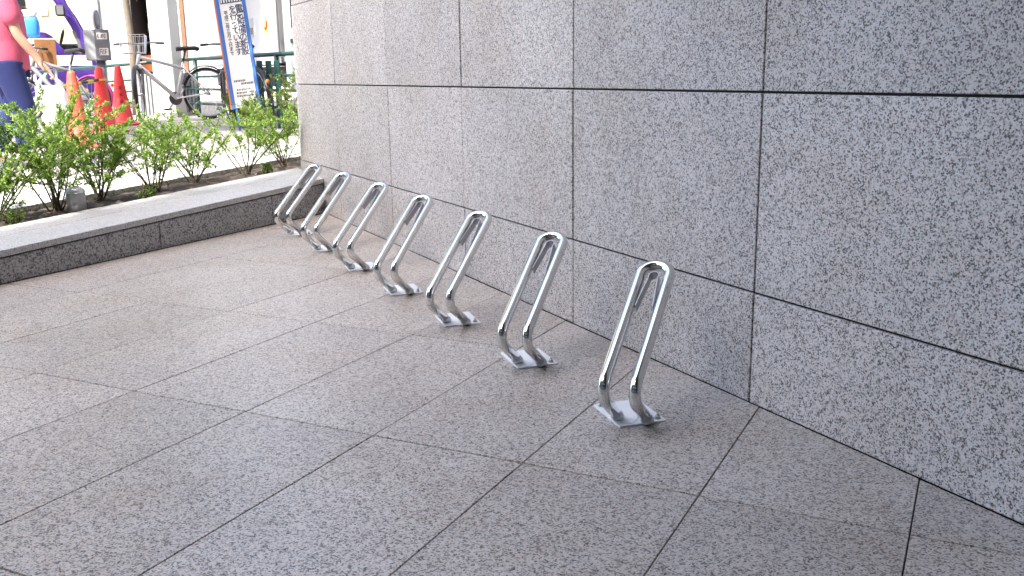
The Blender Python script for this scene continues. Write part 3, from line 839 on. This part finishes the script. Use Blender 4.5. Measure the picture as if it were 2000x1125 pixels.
# ---- square utility pillar behind the bicycle
pp = thing('utility_pillar', 'white and grey square steel pillar behind the bicycle saddle', 'pillar', (-4.93, 14.05, zs(-4.93, 14.05)), R(-12))
MB().cbox((-.16, -.14, -.02), (.16, .14, 4.2), .006).build('column', M['offwhite'], pp)
MB().cbox((.05, -.147, .95), (.09, -.139, 1.12), .002).build('number_plate', M['white'], pp)
MB().box((-.19, -.17, -.02), (.19, .17, .06)).build('footing', M['concrete'], pp)

# ---- blue framed notice board with Japanese text
def text_mesh(name, body, size, mat, parent, loc, extr=.0006):
    cu = bpy.data.curves.new(name, 'FONT'); cu.body = body; cu.size = size; cu.extrude = extr
    cu.align_x = 'CENTER'; cu.align_y = 'CENTER'; cu.resolution_u = 2; cu.offset = size*.012
    tmp = bpy.data.objects.new(name, cu); COL.objects.link(tmp)
    dg = bpy.context.evaluated_depsgraph_get(); dg.update()
    me = bpy.data.meshes.new_from_object(tmp.evaluated_get(dg)); bpy.data.objects.remove(tmp)
    me.materials.clear()
    o = obj(name, me, mat, parent); o.location = loc; o.rotation_euler = (R(90), 0, 0); return o
sg = thing('notice_board', 'tall leaning white notice board with blue frame and blue Japanese text', 'sign', (-3.0, 11.08, zs(-3.0, 11.08)), R(-7))
sg.rotation_euler = (R(-3), R(-6.2), R(-7))
zq = .27; SW, SH = .172, 1.42
bdp = MB().box((-SW, -.006, zq), (SW, .012, zq+SH)).build('board', M['white'], sg)
for a, b in (((-SW-.004, -.012, zq-.01), (-SW+.040, .016, zq+SH)), ((SW-.034, -.012, zq-.01), (SW+.004, .016, zq+SH))):
    MB().cbox(a, b, .003).build('frame_side', M['blue'], sg)
MB().cbox((-SW-.022, -.010, zq-.01), (-SW-.0045, .03, zq+SH), .003).build('frame_edge', M['orange'], sg)
MB().box((-SW+.053, -.009, zq+1.165), (SW-.035, -.0062, zq+1.42)).build('header_panel', M['ink'], sg)
for k in range(8): MB().box((-SW+.062+k*.0315, -.0105, zq+1.175), (-SW+.078+k*.0315, -.0091, zq+1.26)).build('header_lettering', M['white'], sg)
def column(txt, x, z0, step, size, mat='ink'):
    for i, ch in enumerate(txt): text_mesh('lettering', ch, size, M[mat], bdp, (x, -.0075, z0-i*step))
column('電気設備の新設', .092, zq+1.09, .079, .098)
column('を行っています', .012, zq+1.09, .079, .090)
column('平成二年三月十日まで', -.072, zq+1.06, .05, .052, 'inkblack')
column('', 0, 0, .1, .1)
bl = MB()
for r_, (zz, x0, x1) in enumerate(((.30, -.10, .03), (.265, -.02, .12), (.20, -.08, .08), (.165, -.09, .11), (.13, -.09, .10))):
    x = x0
    while x < x1:
        w_ = rnd.uniform(.008, .018); bl.box((x, -.0085, zq+zz-.011), (x+w_*.8, -.0062, zq+zz+.011)); x += w_+.005
bl.build('small_print', M['inkblack'], bdp)
for s in (-1, 1): MB().tube([(s*.13, .01, -.02), (s*.13, .01, zq+.02)], .014, 10).build('leg', M['blue'], sg, True)
MB().tube([(0, .44, .0), (0, .02, zq+.9)], .011, 8).build('rear_prop', M['blue'], sg, True)

# ---- rusty box on legs with a blue bag on top
cb = thing('rusty_cabinet', 'small cabinet with white side and rusty brown front on grey legs', 'cabinet', (-6.38, 13.35, zs(-6.38, 13.35)), R(30))
zc = 1.16 - cb.location.z
MB().cbox((-.16, -.14, zc), (.16, .14, zc+.38), .006).build('body', M['offwhite'], cb)
MB().cbox((-.10, -.152, zc+.01), (.155, -.139, zc+.37), .003).build('front_panel', M['rust'], cb)
for a in (-.13, .13):
    for b in (-.11, .11): MB().tube([(a, b, -.02), (a, b, zc+.01)], .013, 8).build('leg', M['greypaint'], cb, True)
bb_ = thing('blue_bag', 'bright blue soft bag resting on the rusty cabinet', 'bag', (-6.45, 13.28, 1.545), R(15))
def soft(m, sx, sy, sz, n=16, k=10, e=.55, seed=1, amp=.03):
    r_ = random.Random(seed); v = []; f = []
    for i in range(k+1):
        ph = -math.pi/2 + math.pi*i/k
        for j in range(n):
            th = 2*math.pi*j/n; c = lambda t: math.copysign(abs(math.cos(t))**e, math.cos(t)); s = lambda t: math.copysign(abs(math.sin(t))**e, math.sin(t))
            q = 1 + r_.uniform(-amp, amp)
            v.append((sx*c(ph)*c(th)*q, sy*c(ph)*s(th)*q, sz*(1+s(ph))*q))
    for i in range(k):
        for j in range(n): f.append((i*n+j, i*n+(j+1) % n, (i+1)*n+(j+1) % n, (i+1)*n+j))
    return m.add(v, f)
soft(MB(), .095, .085, .145, seed=3).build('bag_body', M['bluebag'], bb_, True)
MB().tube([(-.06, 0, .25), (-.05, 0, .34), (0, 0, .37), (.05, 0, .34), (.06, 0, .25)], .008, 8).build('handle', M['bluebag'], bb_, True)
soft(MB(), .10, .07, .05, seed=5, amp=.06).build('white_cloth', M['white'], bb_, True).location = (-.02, 0, .27)

# ---- street tree (its crown hangs above the picture)
def leafy_tree(x, y, label, h=3.0, cr=2.0, seed=5, nl=9000):
    r_ = random.Random(seed); z = zs(x, y); root = thing('leafy_tree', label, 'tree', (x, y, z-.05))
    tk = MB(); tk.tube([(0, 0, 0), (.03, .02, 1.0), (-.02, .03, 2.0), (.02, 0, h)], [.065, .055, .05, .045], 12)
    tk.build('trunk', M['trunkbark'], root, True)
    br = MB(); tips = []
    for b in range(24):
        a = r_.uniform(0, 2*math.pi); e = r_.uniform(.2, 1)*cr; p0 = Vector((0, 0, h*r_.uniform(.82, 1)))
        p2 = Vector((math.cos(a)*e + .25, math.sin(a)*e - 1.1, h + r_.uniform(.6, 2.4))); p1 = p0.lerp(p2, .5) + Vector((0, 0, .2))
        br.tube([p0, p1, p2], [.04, .025, .008], 7)
        for c in range(6):
            q0 = p1.lerp(p2, r_.random()); q1 = q0 + rv(r_)*r_.uniform(.25, .6); br.tube([q0, q1], [.01, .004], 5); tips.append((q0, q1))
    br.build('limbs', M['bark'], root, True)
    lf = MB()
    for i in range(nl):
        a, b = r_.choice(tips); p = a.lerp(b, r_.uniform(.1, 1.2)) + rv(r_)*abs(r_.gauss(0, .16))
        leaf_quad(lf, p, rv(r_), rv(r_), r_.uniform(.09, .15), r_.uniform(.03, .05))
    o = obj('crown', lf.mesh('crown', False), M['leaf3'], root); tag(o, kind='stuff')
    tw = MB()
    for i in range(60):
        a = r_.uniform(0, 6.28); p = Vector((math.cos(a)*r_.uniform(.02, .2), math.sin(a)*r_.uniform(.02, .2), r_.uniform(2.2, 2.7)))
        tw.tube([p, p + Vector((r_.uniform(-.08, .08), r_.uniform(-.05, .05), -r_.uniform(.2, .55)))], [.006, .003], 4)
    tw.build('dry_twigs', M['beige'], root)
def added_tree(x, y, cx, cy, label, seed, h=4.0, cr=2.1, nl=12000, up=1.9):  # trees added out of view for their shade and reflections
    r_ = random.Random(seed); z = zs(x, y); root = thing('leafy_tree', label, 'tree', (x, y, z-.05), 0, 'added unseen trees')
    MB().tube([(0, 0, 0), (.02, .03, 1.2), (.0, .0, 2.4), ((cx-x)*.3, (cy-y)*.3, h)], [.13, .11, .10, .07], 12).build('trunk', M['bark'], root, True)
    br = MB(); tips = []
    for b in range(26):
        a = r_.uniform(0, 2*math.pi); e = math.sqrt(r_.uniform(.05, 1))*cr; p0 = Vector(((cx-x)*.2, (cy-y)*.2, h*r_.uniform(.8, .95)))
        p2 = Vector((cx-x+math.cos(a)*e, cy-y+math.sin(a)*e, h + r_.uniform(.2, up))); p1 = p0.lerp(p2, .5) + Vector((0, 0, .25))
        br.tube([p0, p1, p2], [.045, .028, .008], 7)
        for c in range(7):
            q0 = p1.lerp(p2, r_.random()); q1 = q0 + rv(r_)*r_.uniform(.3, .7); br.tube([q0, q1], [.011, .004], 5); tips.append((q0, q1))
    br.build('limbs', M['bark'], root, True)
    lf = MB()
    for i in range(nl):
        a, b = r_.choice(tips); p = a.lerp(b, r_.uniform(.1, 1.2)) + rv(r_)*abs(r_.gauss(0, .2))
        leaf_quad(lf, p, rv(r_), rv(r_), r_.uniform(.09, .15), r_.uniform(.03, .05))
    o = obj('crown', lf.mesh('crown', False), M['leaf3'], root); tag(o, kind='stuff')
added_tree(-6.1, 9.3, -5.2, 9.2, 'unseen tree added left of the view to shade the bicycle and the sign', 21)  # unseen, put in to shade the bicycle and sign
added_tree(-13.4, 14.2, -11.2, 15.6, 'unseen tree added left of the view to shade the purple truck', 22, 4.6, 2.6)  # unseen, put in to keep the purple truck out of full sun
for k, (ga, gb_, hh, lab) in enumerate(((-1.6, -7.6, 1.3, 'unseen bushy evergreen added left of the viewpoint for dark reflections, nearest the planter'), (-4.2, -8.0, 1.5, 'unseen bushy evergreen added behind the viewpoint on the left for dark reflections'), (-2.8, -10.6, 1.4, 'unseen bushy evergreen added farthest left of the viewpoint for dark reflections'))):  # unseen evergreens put in so the rack tubes reflect dark edges
    x, y = G(ga, gb_); added_tree(x, y, x, y, lab, 31+k, hh, 1.5, 9000, 3.2)
leafy_tree(-5.72, 14.75, 'street tree with a thin trunk and dry hanging twigs behind the bicycle handlebar')

# ---- white box truck
H = Vector((.52, -.854)).normalized(); ro = math.atan2(H.y, H.x)
tk = thing('box_truck', 'white box truck parked behind the green rail and the blue sign', 'truck', (-3.28, 13.92, .36), ro)
# local x forward; x=0 is the front end of the box; visible side is -y at y=0
for y0 in (0,):
    MB().cbox((-4.5, 0, .82), (0, 1.9, 2.75), .02).build('cargo_box', M['truckwhite'], tk)
    MB().box((-4.48, -.012, .80), (.0, -.001, .845)).build('side_skirt', M['greypaint'], tk)
    MB().box((-4.48, -.008, 2.6), (.0, -.001, 2.64)).build('top_trim', M['greypaint'], tk)
    MB().box((-.02, -.010, .82), (.03, .02, 2.7)).build('corner_trim', M['silver'], tk)
    MB().box((-1.95, -.006, 1.45), (-1.55, -.001, 2.72)).build('side_panel', M['offwhite'], tk)
    MB().box((-4.4, .25, .48), (1.6, 1.65, .78)).build('chassis', M['black'], tk)
    dd = MB().box((-1.32, -.007, 1.22), (-1.12, -.001, 1.5)).build('grey_plate', M['greypaint'], tk)
    m = MB()
    for k in range(3): m.box((-1.30+k*.06, -.009, 1.26), (-1.27+k*.06, -.0075, 1.36))
    m.build('lettering', M['inkblack'], dd)
    # yellow and red mark
    dm = MB().prism([(-.62, 1.30), (-.50, 1.24), (-.40, 1.36), (-.50, 1.52)], -.006, -.001, 'y').build('yellow_mark', M['yellow'], tk)
    MB().tube([(-.60, -.008, 1.40), (-.56, -.008, 1.33), (-.50, -.008, 1.31), (-.45, -.008, 1.36), (-.43, -.008, 1.42)], .014, 6).build('red_curve', M['red'], dm)
    # cab
    cabp = [(.10, .45), (1.75, .45), (1.85, .9), (1.78, 1.25), (1.45, 2.05), (.12, 2.1)]
    MB().prism(cabp, .06, 1.84, 'y').build('cab', M['truckwhite'], tk)
    dr_ = MB().prism([(.36, .62), (1.30, .62), (1.36, 1.2), (1.20, 1.98), (.36, 1.98)], .045, .062, 'y').build('door', M['truckwhite'], tk)
    MB().prism([(.48, 1.28), (1.28, 1.24), (1.16, 1.90), (.48, 1.90)], .038, .05, 'y').build('window', M['darkglass'], dr_)
    MB().cbox((.44, .025, 1.08), (.62, .045, 1.14), .006).build('handle', M['black'], dr_)
    MB().cbox((1.30, -.16, 1.3), (1.42, -.05, 1.66), .02).build('mirror', M['black'], tk)
    for x in (-3.3, .95):
        w = MB().lathe([(.27, -.1), (.34, -.08), (.35, 0), (.34, .08), (.27, .1)], 28, (x, .16, .35), 'y').build('wheel', M['rubber'], tk, True)
        MB().lathe([(.05, -.09), (.19, -.105), (.2, -.10), (.2, -.06)], 20, (x, .16, .35), 'y').build('rim', M['silver'], w, True)
    MB().box((.08, .0, .9), (.11, .05, 2.05)).build('cab_gap_strip', M['darkgrey'], tk)

# ---- purple truck, side on
pt = thing('purple_truck', 'purple truck cab seen side on behind the rail, its white stripe sunlit', 'truck', (-8.78, 19.35, .36), R(21))
k_ = .0098
def pu(u, v): return ((u-135)*k_, .64 + (154-v)*k_)
side = [pu(u, v) for u, v in ((30, 190), (192, 190), (193, 150), (188, 112), (176, 102), (165, 104), (150, 104), (138, 101), (128, 92), (112, 70), (102, 63), (90, 61), (30, 61))]
MB().prism(side, 0, 1.65, 'y').build('body', M['purple'], pt)
pil = [pu(u, v) for u, v in ((104, -60), (116, -10), (132, 18), (148, 50), (160, 80), (165, 106), (178, 106), (176, 88), (170, 62), (154, 24), (140, 0), (118, -60))]
for y0, y1 in ((.0, .07), (1.58, 1.65)): MB().prism(pil, y0, y1, 'y').build('front_pillar', M['purple'], pt)
seal = [pu(u, v) for u, v in ((150, 60), (157, 82), (160, 104), (166, 104), (163, 80), (155, 58))]
MB().prism(seal, -.006, .03, 'y').build('window_seal', M['darkgrey'], pt)
MB().prism([pu(20, -62), pu(124, -62), pu(110, -78), pu(20, -78)], 0, 1.65, 'y').build('roof', M['purple'], pt)
for y0, y1 in ((.0, .07), (1.58, 1.65)): MB().prism([pu(20, -62), pu(34, -62), pu(34, 62), pu(20, 62)], y0, y1, 'y').build('rear_pillar', M['purple'], pt)
gls = [pu(u, v) for u, v in ((34, 61), (90, 61), (102, 63), (112, 70), (128, 92), (138, 101), (162, 104), (156, 76), (140, 36), (122, 0), (108, -60), (34, -60))]
MB().prism(gls, .03, .036, 'y').build('side_window', M['glass'], pt)
MB().box((pu(30, 0)[0], -.012, pu(0, 128)[1]), (pu(181, 0)[0], -.001, pu(0, 107)[1])).build('white_stripe', M['white'], pt)
mr = MB().cbox((pu(125, 0)[0], -.22, pu(0, 32)[1]), (pu(143, 0)[0], -.10, pu(0, 10)[1]), .03).build('mirror', M['black'], pt)
MB().box((pu(128, 0)[0], -.225, pu(0, 29)[1]), (pu(140, 0)[0], -.2195, pu(0, 13)[1])).build('mirror_glass', M['silver'], mr)
MB().tube([(pu(138, 28)[0], -.16, pu(138, 28)[1]), (pu(150, 34)[0], .02, pu(150, 34)[1])], .012, 8).build('mirror_arm', M['black'], pt)
MB().cbox((pu(183, 0)[0], -.02, pu(0, 162)[1]), (pu(190, 0)[0], .02, pu(0, 138)[1]), .006).build('indicator_lamp', M['orange'], pt)
MB().cbox((pu(120, 0)[0], .25, pu(0, 104)[1]), (pu(172, 0)[0], 1.45, pu(0, 84)[1]), .03).build('dashboard', M['darkgrey'], pt)
sw_ = MB(); c0 = Vector((pu(128, 0)[0], .45, pu(0, 70)[1]))
sw_.tube([c0 + Vector((.07*math.cos(2*math.pi*i/20)*.6, .2*math.sin(2*math.pi*i/20), .2*math.cos(2*math.pi*i/20)*.7)) for i in range(20)], .016, 6, closed=True).build('steering_wheel', M['black'], pt, True)
for y in (.35, 1.1): soft(MB(), .10, .22, .44, seed=9).build('seat', M['beige'], pt, True).location = (pu(62, 0)[0], y, pu(0, 100)[1])
for x in (pu(150, 0)[0], pu(20, 0)[0]-1.6):
    w = MB().lathe([(.27, -.1), (.33, -.08), (.34, 0), (.33, .08), (.27, .1)], 28, (x, .12, .34), 'y').build('wheel', M['rubber'], pt, True)
    MB().lathe([(.05, -.13), (.19, -.14), (.2, -.12), (.2, -.06)], 20, (x, .12, .34), 'y').build('rim', M['silver'], w, True)
MB().cbox((pu(30, 0)[0]-3.2, -.03, .75), (pu(30, 0)[0]-.08, 1.7, 2.5), .02).build('cargo_box', M['offwhite'], pt)

# ---- shop building across the street
sh = thing('shop_building', 'pale shop building across the street with a dark open front', 'building', (-9.8, 26.8, .3), 0)
def su(u, v): return ((u-1000)*.0141 + 9.8, .7 + (152-v)*.0141)
def blk(name, u0, v0, u1, v1, y0, y1, mat): 
    a = su(u0, v1); b = su(u1, v0); return MB().box((a[0], y0, a[1]), (b[0], y1, b[1])).build(name, M[mat], sh)
blk('wall', -420, -420, 176, 215, 0, .3, 'beige')
blk('wall', 214, -420, 264, 215, -.06, .3, 'stucco')
blk('column', 177, -420, 213, 215, -.18, .28, 'greypaint')
blk('wall', 326, -420, 700, 215, 0, .3, 'stucco')
blk('lintel', 265, -420, 325, -30, .02, .28, 'stucco')
blk('door_post', 366, -100, 374, 215, -.05, -.001, 'brownwood')
blk('interior_back', 240, -60, 360, 215, 3.0, 3.1, 'interior')
blk('interior_side', 240, -60, 264, 215, .31, 2.99, 'interior')
blk('interior_side', 326, -60, 345, 215, .31, 2.99, 'interior')
blk('interior_ceiling', 240, -62, 345, -50, .31, 2.99, 'interior')
for v in (20, 60, 100): blk('shelf', 268, v, 323, v+3, 1.2, 1.6, 'brownwood')
for k, (u, v, w_, h_, mt) in enumerate(((292, 40, 7, 20, 'red'), (300, 62, 6, 26, 'red'), (288, 50, 6, 14, 'offwhite'), (310, 36, 8, 24, 'darkgrey'), (275, 78, 8, 22, 'red'), (306, 78, 10, 16, 'rust'), (272, 45, 8, 15, 'greypaint'), (284, 84, 8, 16, 'offwhite'), (315, 84, 7, 16, 'red'))):
    blk('goods', u, v, u+w_, v+h_, 1.1, 1.3, mt)
blk('counter', 268, 108, 323, 140, .6, 1.0, 'orange')
blk('window', 20, -20, 70, 60, -.02, -.002, 'darkglass'); blk('window', 420, -60, 480, 40, -.02, -.002, 'darkglass')
blk('wall_poster', 97, 15, 112, 32, -.03, -.021, 'offwhite')
blk('roof', -430, -432, 710, -421, -.4, 6, 'concrete')

# ---- pedestrian at the left edge
def skin_mesh(name, V, E, rad, root_i, mat, parent, sub=2):
    me = bpy.data.meshes.new(name); me.from_pydata(V, E, []); me.update()
    o = bpy.data.objects.new(name, me); COL.objects.link(o)
    sk = o.modifiers.new('skin', 'SKIN'); sk.use_smooth_shade = True
    for i, r_ in enumerate(rad):
        d = me.skin_vertices[0].data[i]; d.radius = r_ if isinstance(r_, tuple) else (r_, r_); d.use_root = (i == root_i)
    ss = o.modifiers.new('sub', 'SUBSURF'); ss.levels = sub; ss.render_levels = sub
    dg = bpy.context.evaluated_depsgraph_get(); dg.update()
    m2 = bpy.data.meshes.new_from_object(o.evaluated_get(dg)); bpy.data.objects.remove(o)
    m2.materials.clear(); r2 = obj(name, m2, M[mat], parent, True); return r2
px_, py_ = -4.14, 8.02
ped = thing('person', 'pedestrian in dark pink shirt and navy trousers carrying a white plastic bag', 'person', (px_, py_, zs(px_, py_)), R(28.4))
# local: +x = the walking direction (to the right in the picture), +y away from the viewer
V = []; E = []; RD = []
def jn(p, r_, par=None):
    V.append(p); RD.append(r_)
    if par is not None: E.append((par, len(V)-1))
    return len(V)-1
pel = jn((0, 0, .90), (.145, .13)); sp1 = jn((.0, 0, 1.06), (.135, .125), pel); ch = jn((.0, 0, 1.28), (.145, .13), sp1)
nk = jn((.015, 0, 1.43), .058, ch); hd0 = jn((.03, 0, 1.50), .062, nk); hd1 = jn((.05, 0, 1.58), (.092, .085), hd0); hd2 = jn((.04, 0, 1.67), (.085, .08), hd1)
nose = jn((.145, 0, 1.565), .014, hd1)
def arm(y, S, Eb, Wr, Hd):
    s = jn((S[0], y, S[1]), .056, ch); e = jn((Eb[0], y*1.22, Eb[1]), .041, s); m_ = jn(((Eb[0]*.6+Wr[0]*.4), y*1.24, Eb[1]*.6+Wr[1]*.4), .039, e)
    w = jn((Wr[0], y*1.22, Wr[1]), .026, m_)
    p = jn((Hd[0], y*1.22, Hd[1]), (.032, .020), w)
    dx, dz = Hd[0]-Wr[0], Hd[1]-Wr[1]; L = math.hypot(dx, dz); dx /= L; dz /= L
    for k, (off, ln) in enumerate(((-.024, .065), (-.008, .075), (.008, .070), (.023, .055))):
        b = jn((Hd[0]+dx*.035, y*1.22+off, Hd[1]+dz*.035), .0095, p)
        c = jn((Hd[0]+dx*(.035+ln*.55)-dz*.0, y*1.22+off, Hd[1]+dz*(.035+ln*.55)-.006), .0085, b)
        jn((Hd[0]+dx*(.035+ln*.55)-.03, y*1.22+off, Hd[1]+dz*(.035+ln*.55)-.022), .0075, c)
    t1 = jn((Wr[0]+dx*.02-.01, y*1.22-.032, Wr[1]+dz*.03-.01), .012, w); jn((Wr[0]+dx*.07-.015, y*1.22-.038, Wr[1]+dz*.07-.02), .0095, t1)
arm(-.195, (.03, 1.37), (.10, 1.07), (.235, .865), (.285, .80))
arm(.185, (.0, 1.37), (-.07, 1.08), (.02, .86), (.045, .79))
def legs(y, K, A, T):
    h = jn((0, y, .84), .095, pel); k = jn((K[0], y, K[1]), .062, h); c = jn((K[0]*.6+A[0]*.4-.015, y, K[1]*.6+A[1]*.4), .058, k)
    a = jn((A[0], y, A[1]), .037, c); jn((A[0]-.03, y, A[1]-.045), .034, a); jn((T[0], y, T[1]), (.034, .026), a)
legs(-.095, (.10, .47), (.07, .085), (.22, .032)); legs(.095, (.02, .47), (-.20, .10), (-.07, .034))
skin_mesh('body', V, E, RD, pel, 'skin', ped)
skin_mesh('shirt', [(0, 0, .745), (0, 0, 1.06), (0, 0, 1.27), (.005, 0, 1.39), (.03, -.19, 1.385), (.085, -.232, 1.13), (0, .185, 1.385), (-.055, .222, 1.13)],
          [(0, 1), (1, 2), (2, 3), (2, 4), (4, 5), (2, 6), (6, 7)], [(.190, .18), (.185, .175), (.19, .175), .078, .092, (.078, .078), .092, .078], 1, 'shirt', ped)
def loft(rings, n=24):
    v = []; f = []
    for z, rx, ry, ox in rings:
        for j in range(n):
            a = 2*math.pi*j/n; v.append((ox+rx*math.cos(a)*(1+.015*math.sin(7*a+z*30)), ry*math.sin(a), z))
    for i in range(len(rings)-1):
        for j in range(n): f.append((i*n+j, i*n+(j+1) % n, (i+1)*n+(j+1) % n, (i+1)*n+j))
    return MB().add(v, f)
loft([(.80, .172, .185, .0), (.82, .178, .19, .0), (.95, .172, .185, .005), (1.10, .165, .18, .01), (1.25, .160, .185, .01), (1.36, .125, .17, .01), (1.42, .08, .10, .012)]).build('shirt_body', M['shirt'], ped, True)
skin_mesh('trousers', [(0, 0, .96), (0, -.09, .82), (.09, -.095, .48), (.06, -.095, .10), (0, .09, .82), (.02, .095, .48), (-.19, .095, .12)], [(0, 1), (1, 2), (2, 3), (0, 4), (4, 5), (5, 6)], [(.168, .155), .128, .098, .082, .128, .098, .082], 0, 'shorts', ped)
hr = MB().lathe([(.02, 1.735), (.07, 1.72), (.098, 1.68), (.104, 1.62), (.098, 1.56), (.07, 1.53)][::-1], 20, (.028, 0, 0)).build('hair', M['hair'], ped, True)
for s in (-1, 1):
    soft(MB(), .012, .022, .03, seed=2, amp=0).build('ear', M['skin'], ped, True).location = (.035, .09*s, 1.545)
    MB().lathe([(.004, -.004), (.011, 0), (.004, .004)], 10, (.128, .032*s, 1.60), 'x').build('eye', M['white'], ped, True)
    MB().cbox((-.25 if s > 0 else -.0, -.045+.095*s, .0), (.02 if s > 0 else .27, .045+.095*s, .06), .015).build('shoe', M['darkgrey'], ped)
MB().tube([(.128, -.025, 1.525), (.135, 0, 1.523), (.128, .025, 1.525)], .006, 6).build('mouth', M['pink'], ped)
# bag in the hand
c, s = math.cos(R(28.4)), math.sin(R(28.4))
hx, hy, hz = .285, -.238, .755
bx0 = (px_ + hx*c - hy*s, py_ + hx*s + hy*c, zs(px_, py_)+hz)
pb = thing('plastic_bag', 'white plastic carrier bag hanging from the pedestrian hand', 'bag', bx0, R(28.4))
def bagbody():
    r_ = random.Random(4); v = []; f = []; n = 28; prof = [(-.015, .03, .10), (-.05, .05, .115), (-.10, .075, .118), (-.17, .085, .122), (-.24, .08, .115), (-.275, .055, .095), (-.28, .02, .05)]
    for z, dy, dx in prof:
        for j in range(n):
            a = 2*math.pi*j/n; q = 1 + .07*math.sin(5*a+z*40) + r_.uniform(-.025, .025)
            v.append((.88*dx*math.copysign(abs(math.cos(a))**.7, math.cos(a))*q - z*.12, dy*math.sin(a)*q, z-.055 + (.018*math.cos(2*a) if z > -.03 else 0)))
    for i in range(len(prof)-1):
        for j in range(n): f.append((i*n+j, i*n+(j+1) % n, (i+1)*n+(j+1) % n, (i+1)*n+j))
    f += [tuple(range((len(prof)-1)*n, len(prof)*n))]
    return MB().add(v, f)
bagbody().build('bag_body', M['bag'], pb, True)
for y in (-.02, .02):
    MB().tube([(-.085, y, -.08), (-.05, y*.6, -.03), (0, 0, .022), (.05, y*.6, -.03), (.095, y, -.08)], [.022, .013, .007, .013, .022], 8).build('handle', M['bag'], pb, True)
m = MB()
for k in range(3): m.add([(-.01+k*.006, -.083, -.17-k*.022), (.03+k*.004, -.088, -.165-k*.022), (.05, -.087, -.175-k*.022), (.02, -.086, -.18-k*.022)], [(0, 1, 2, 3)])
m.build('printed_mark', M['greypaint'], pb)
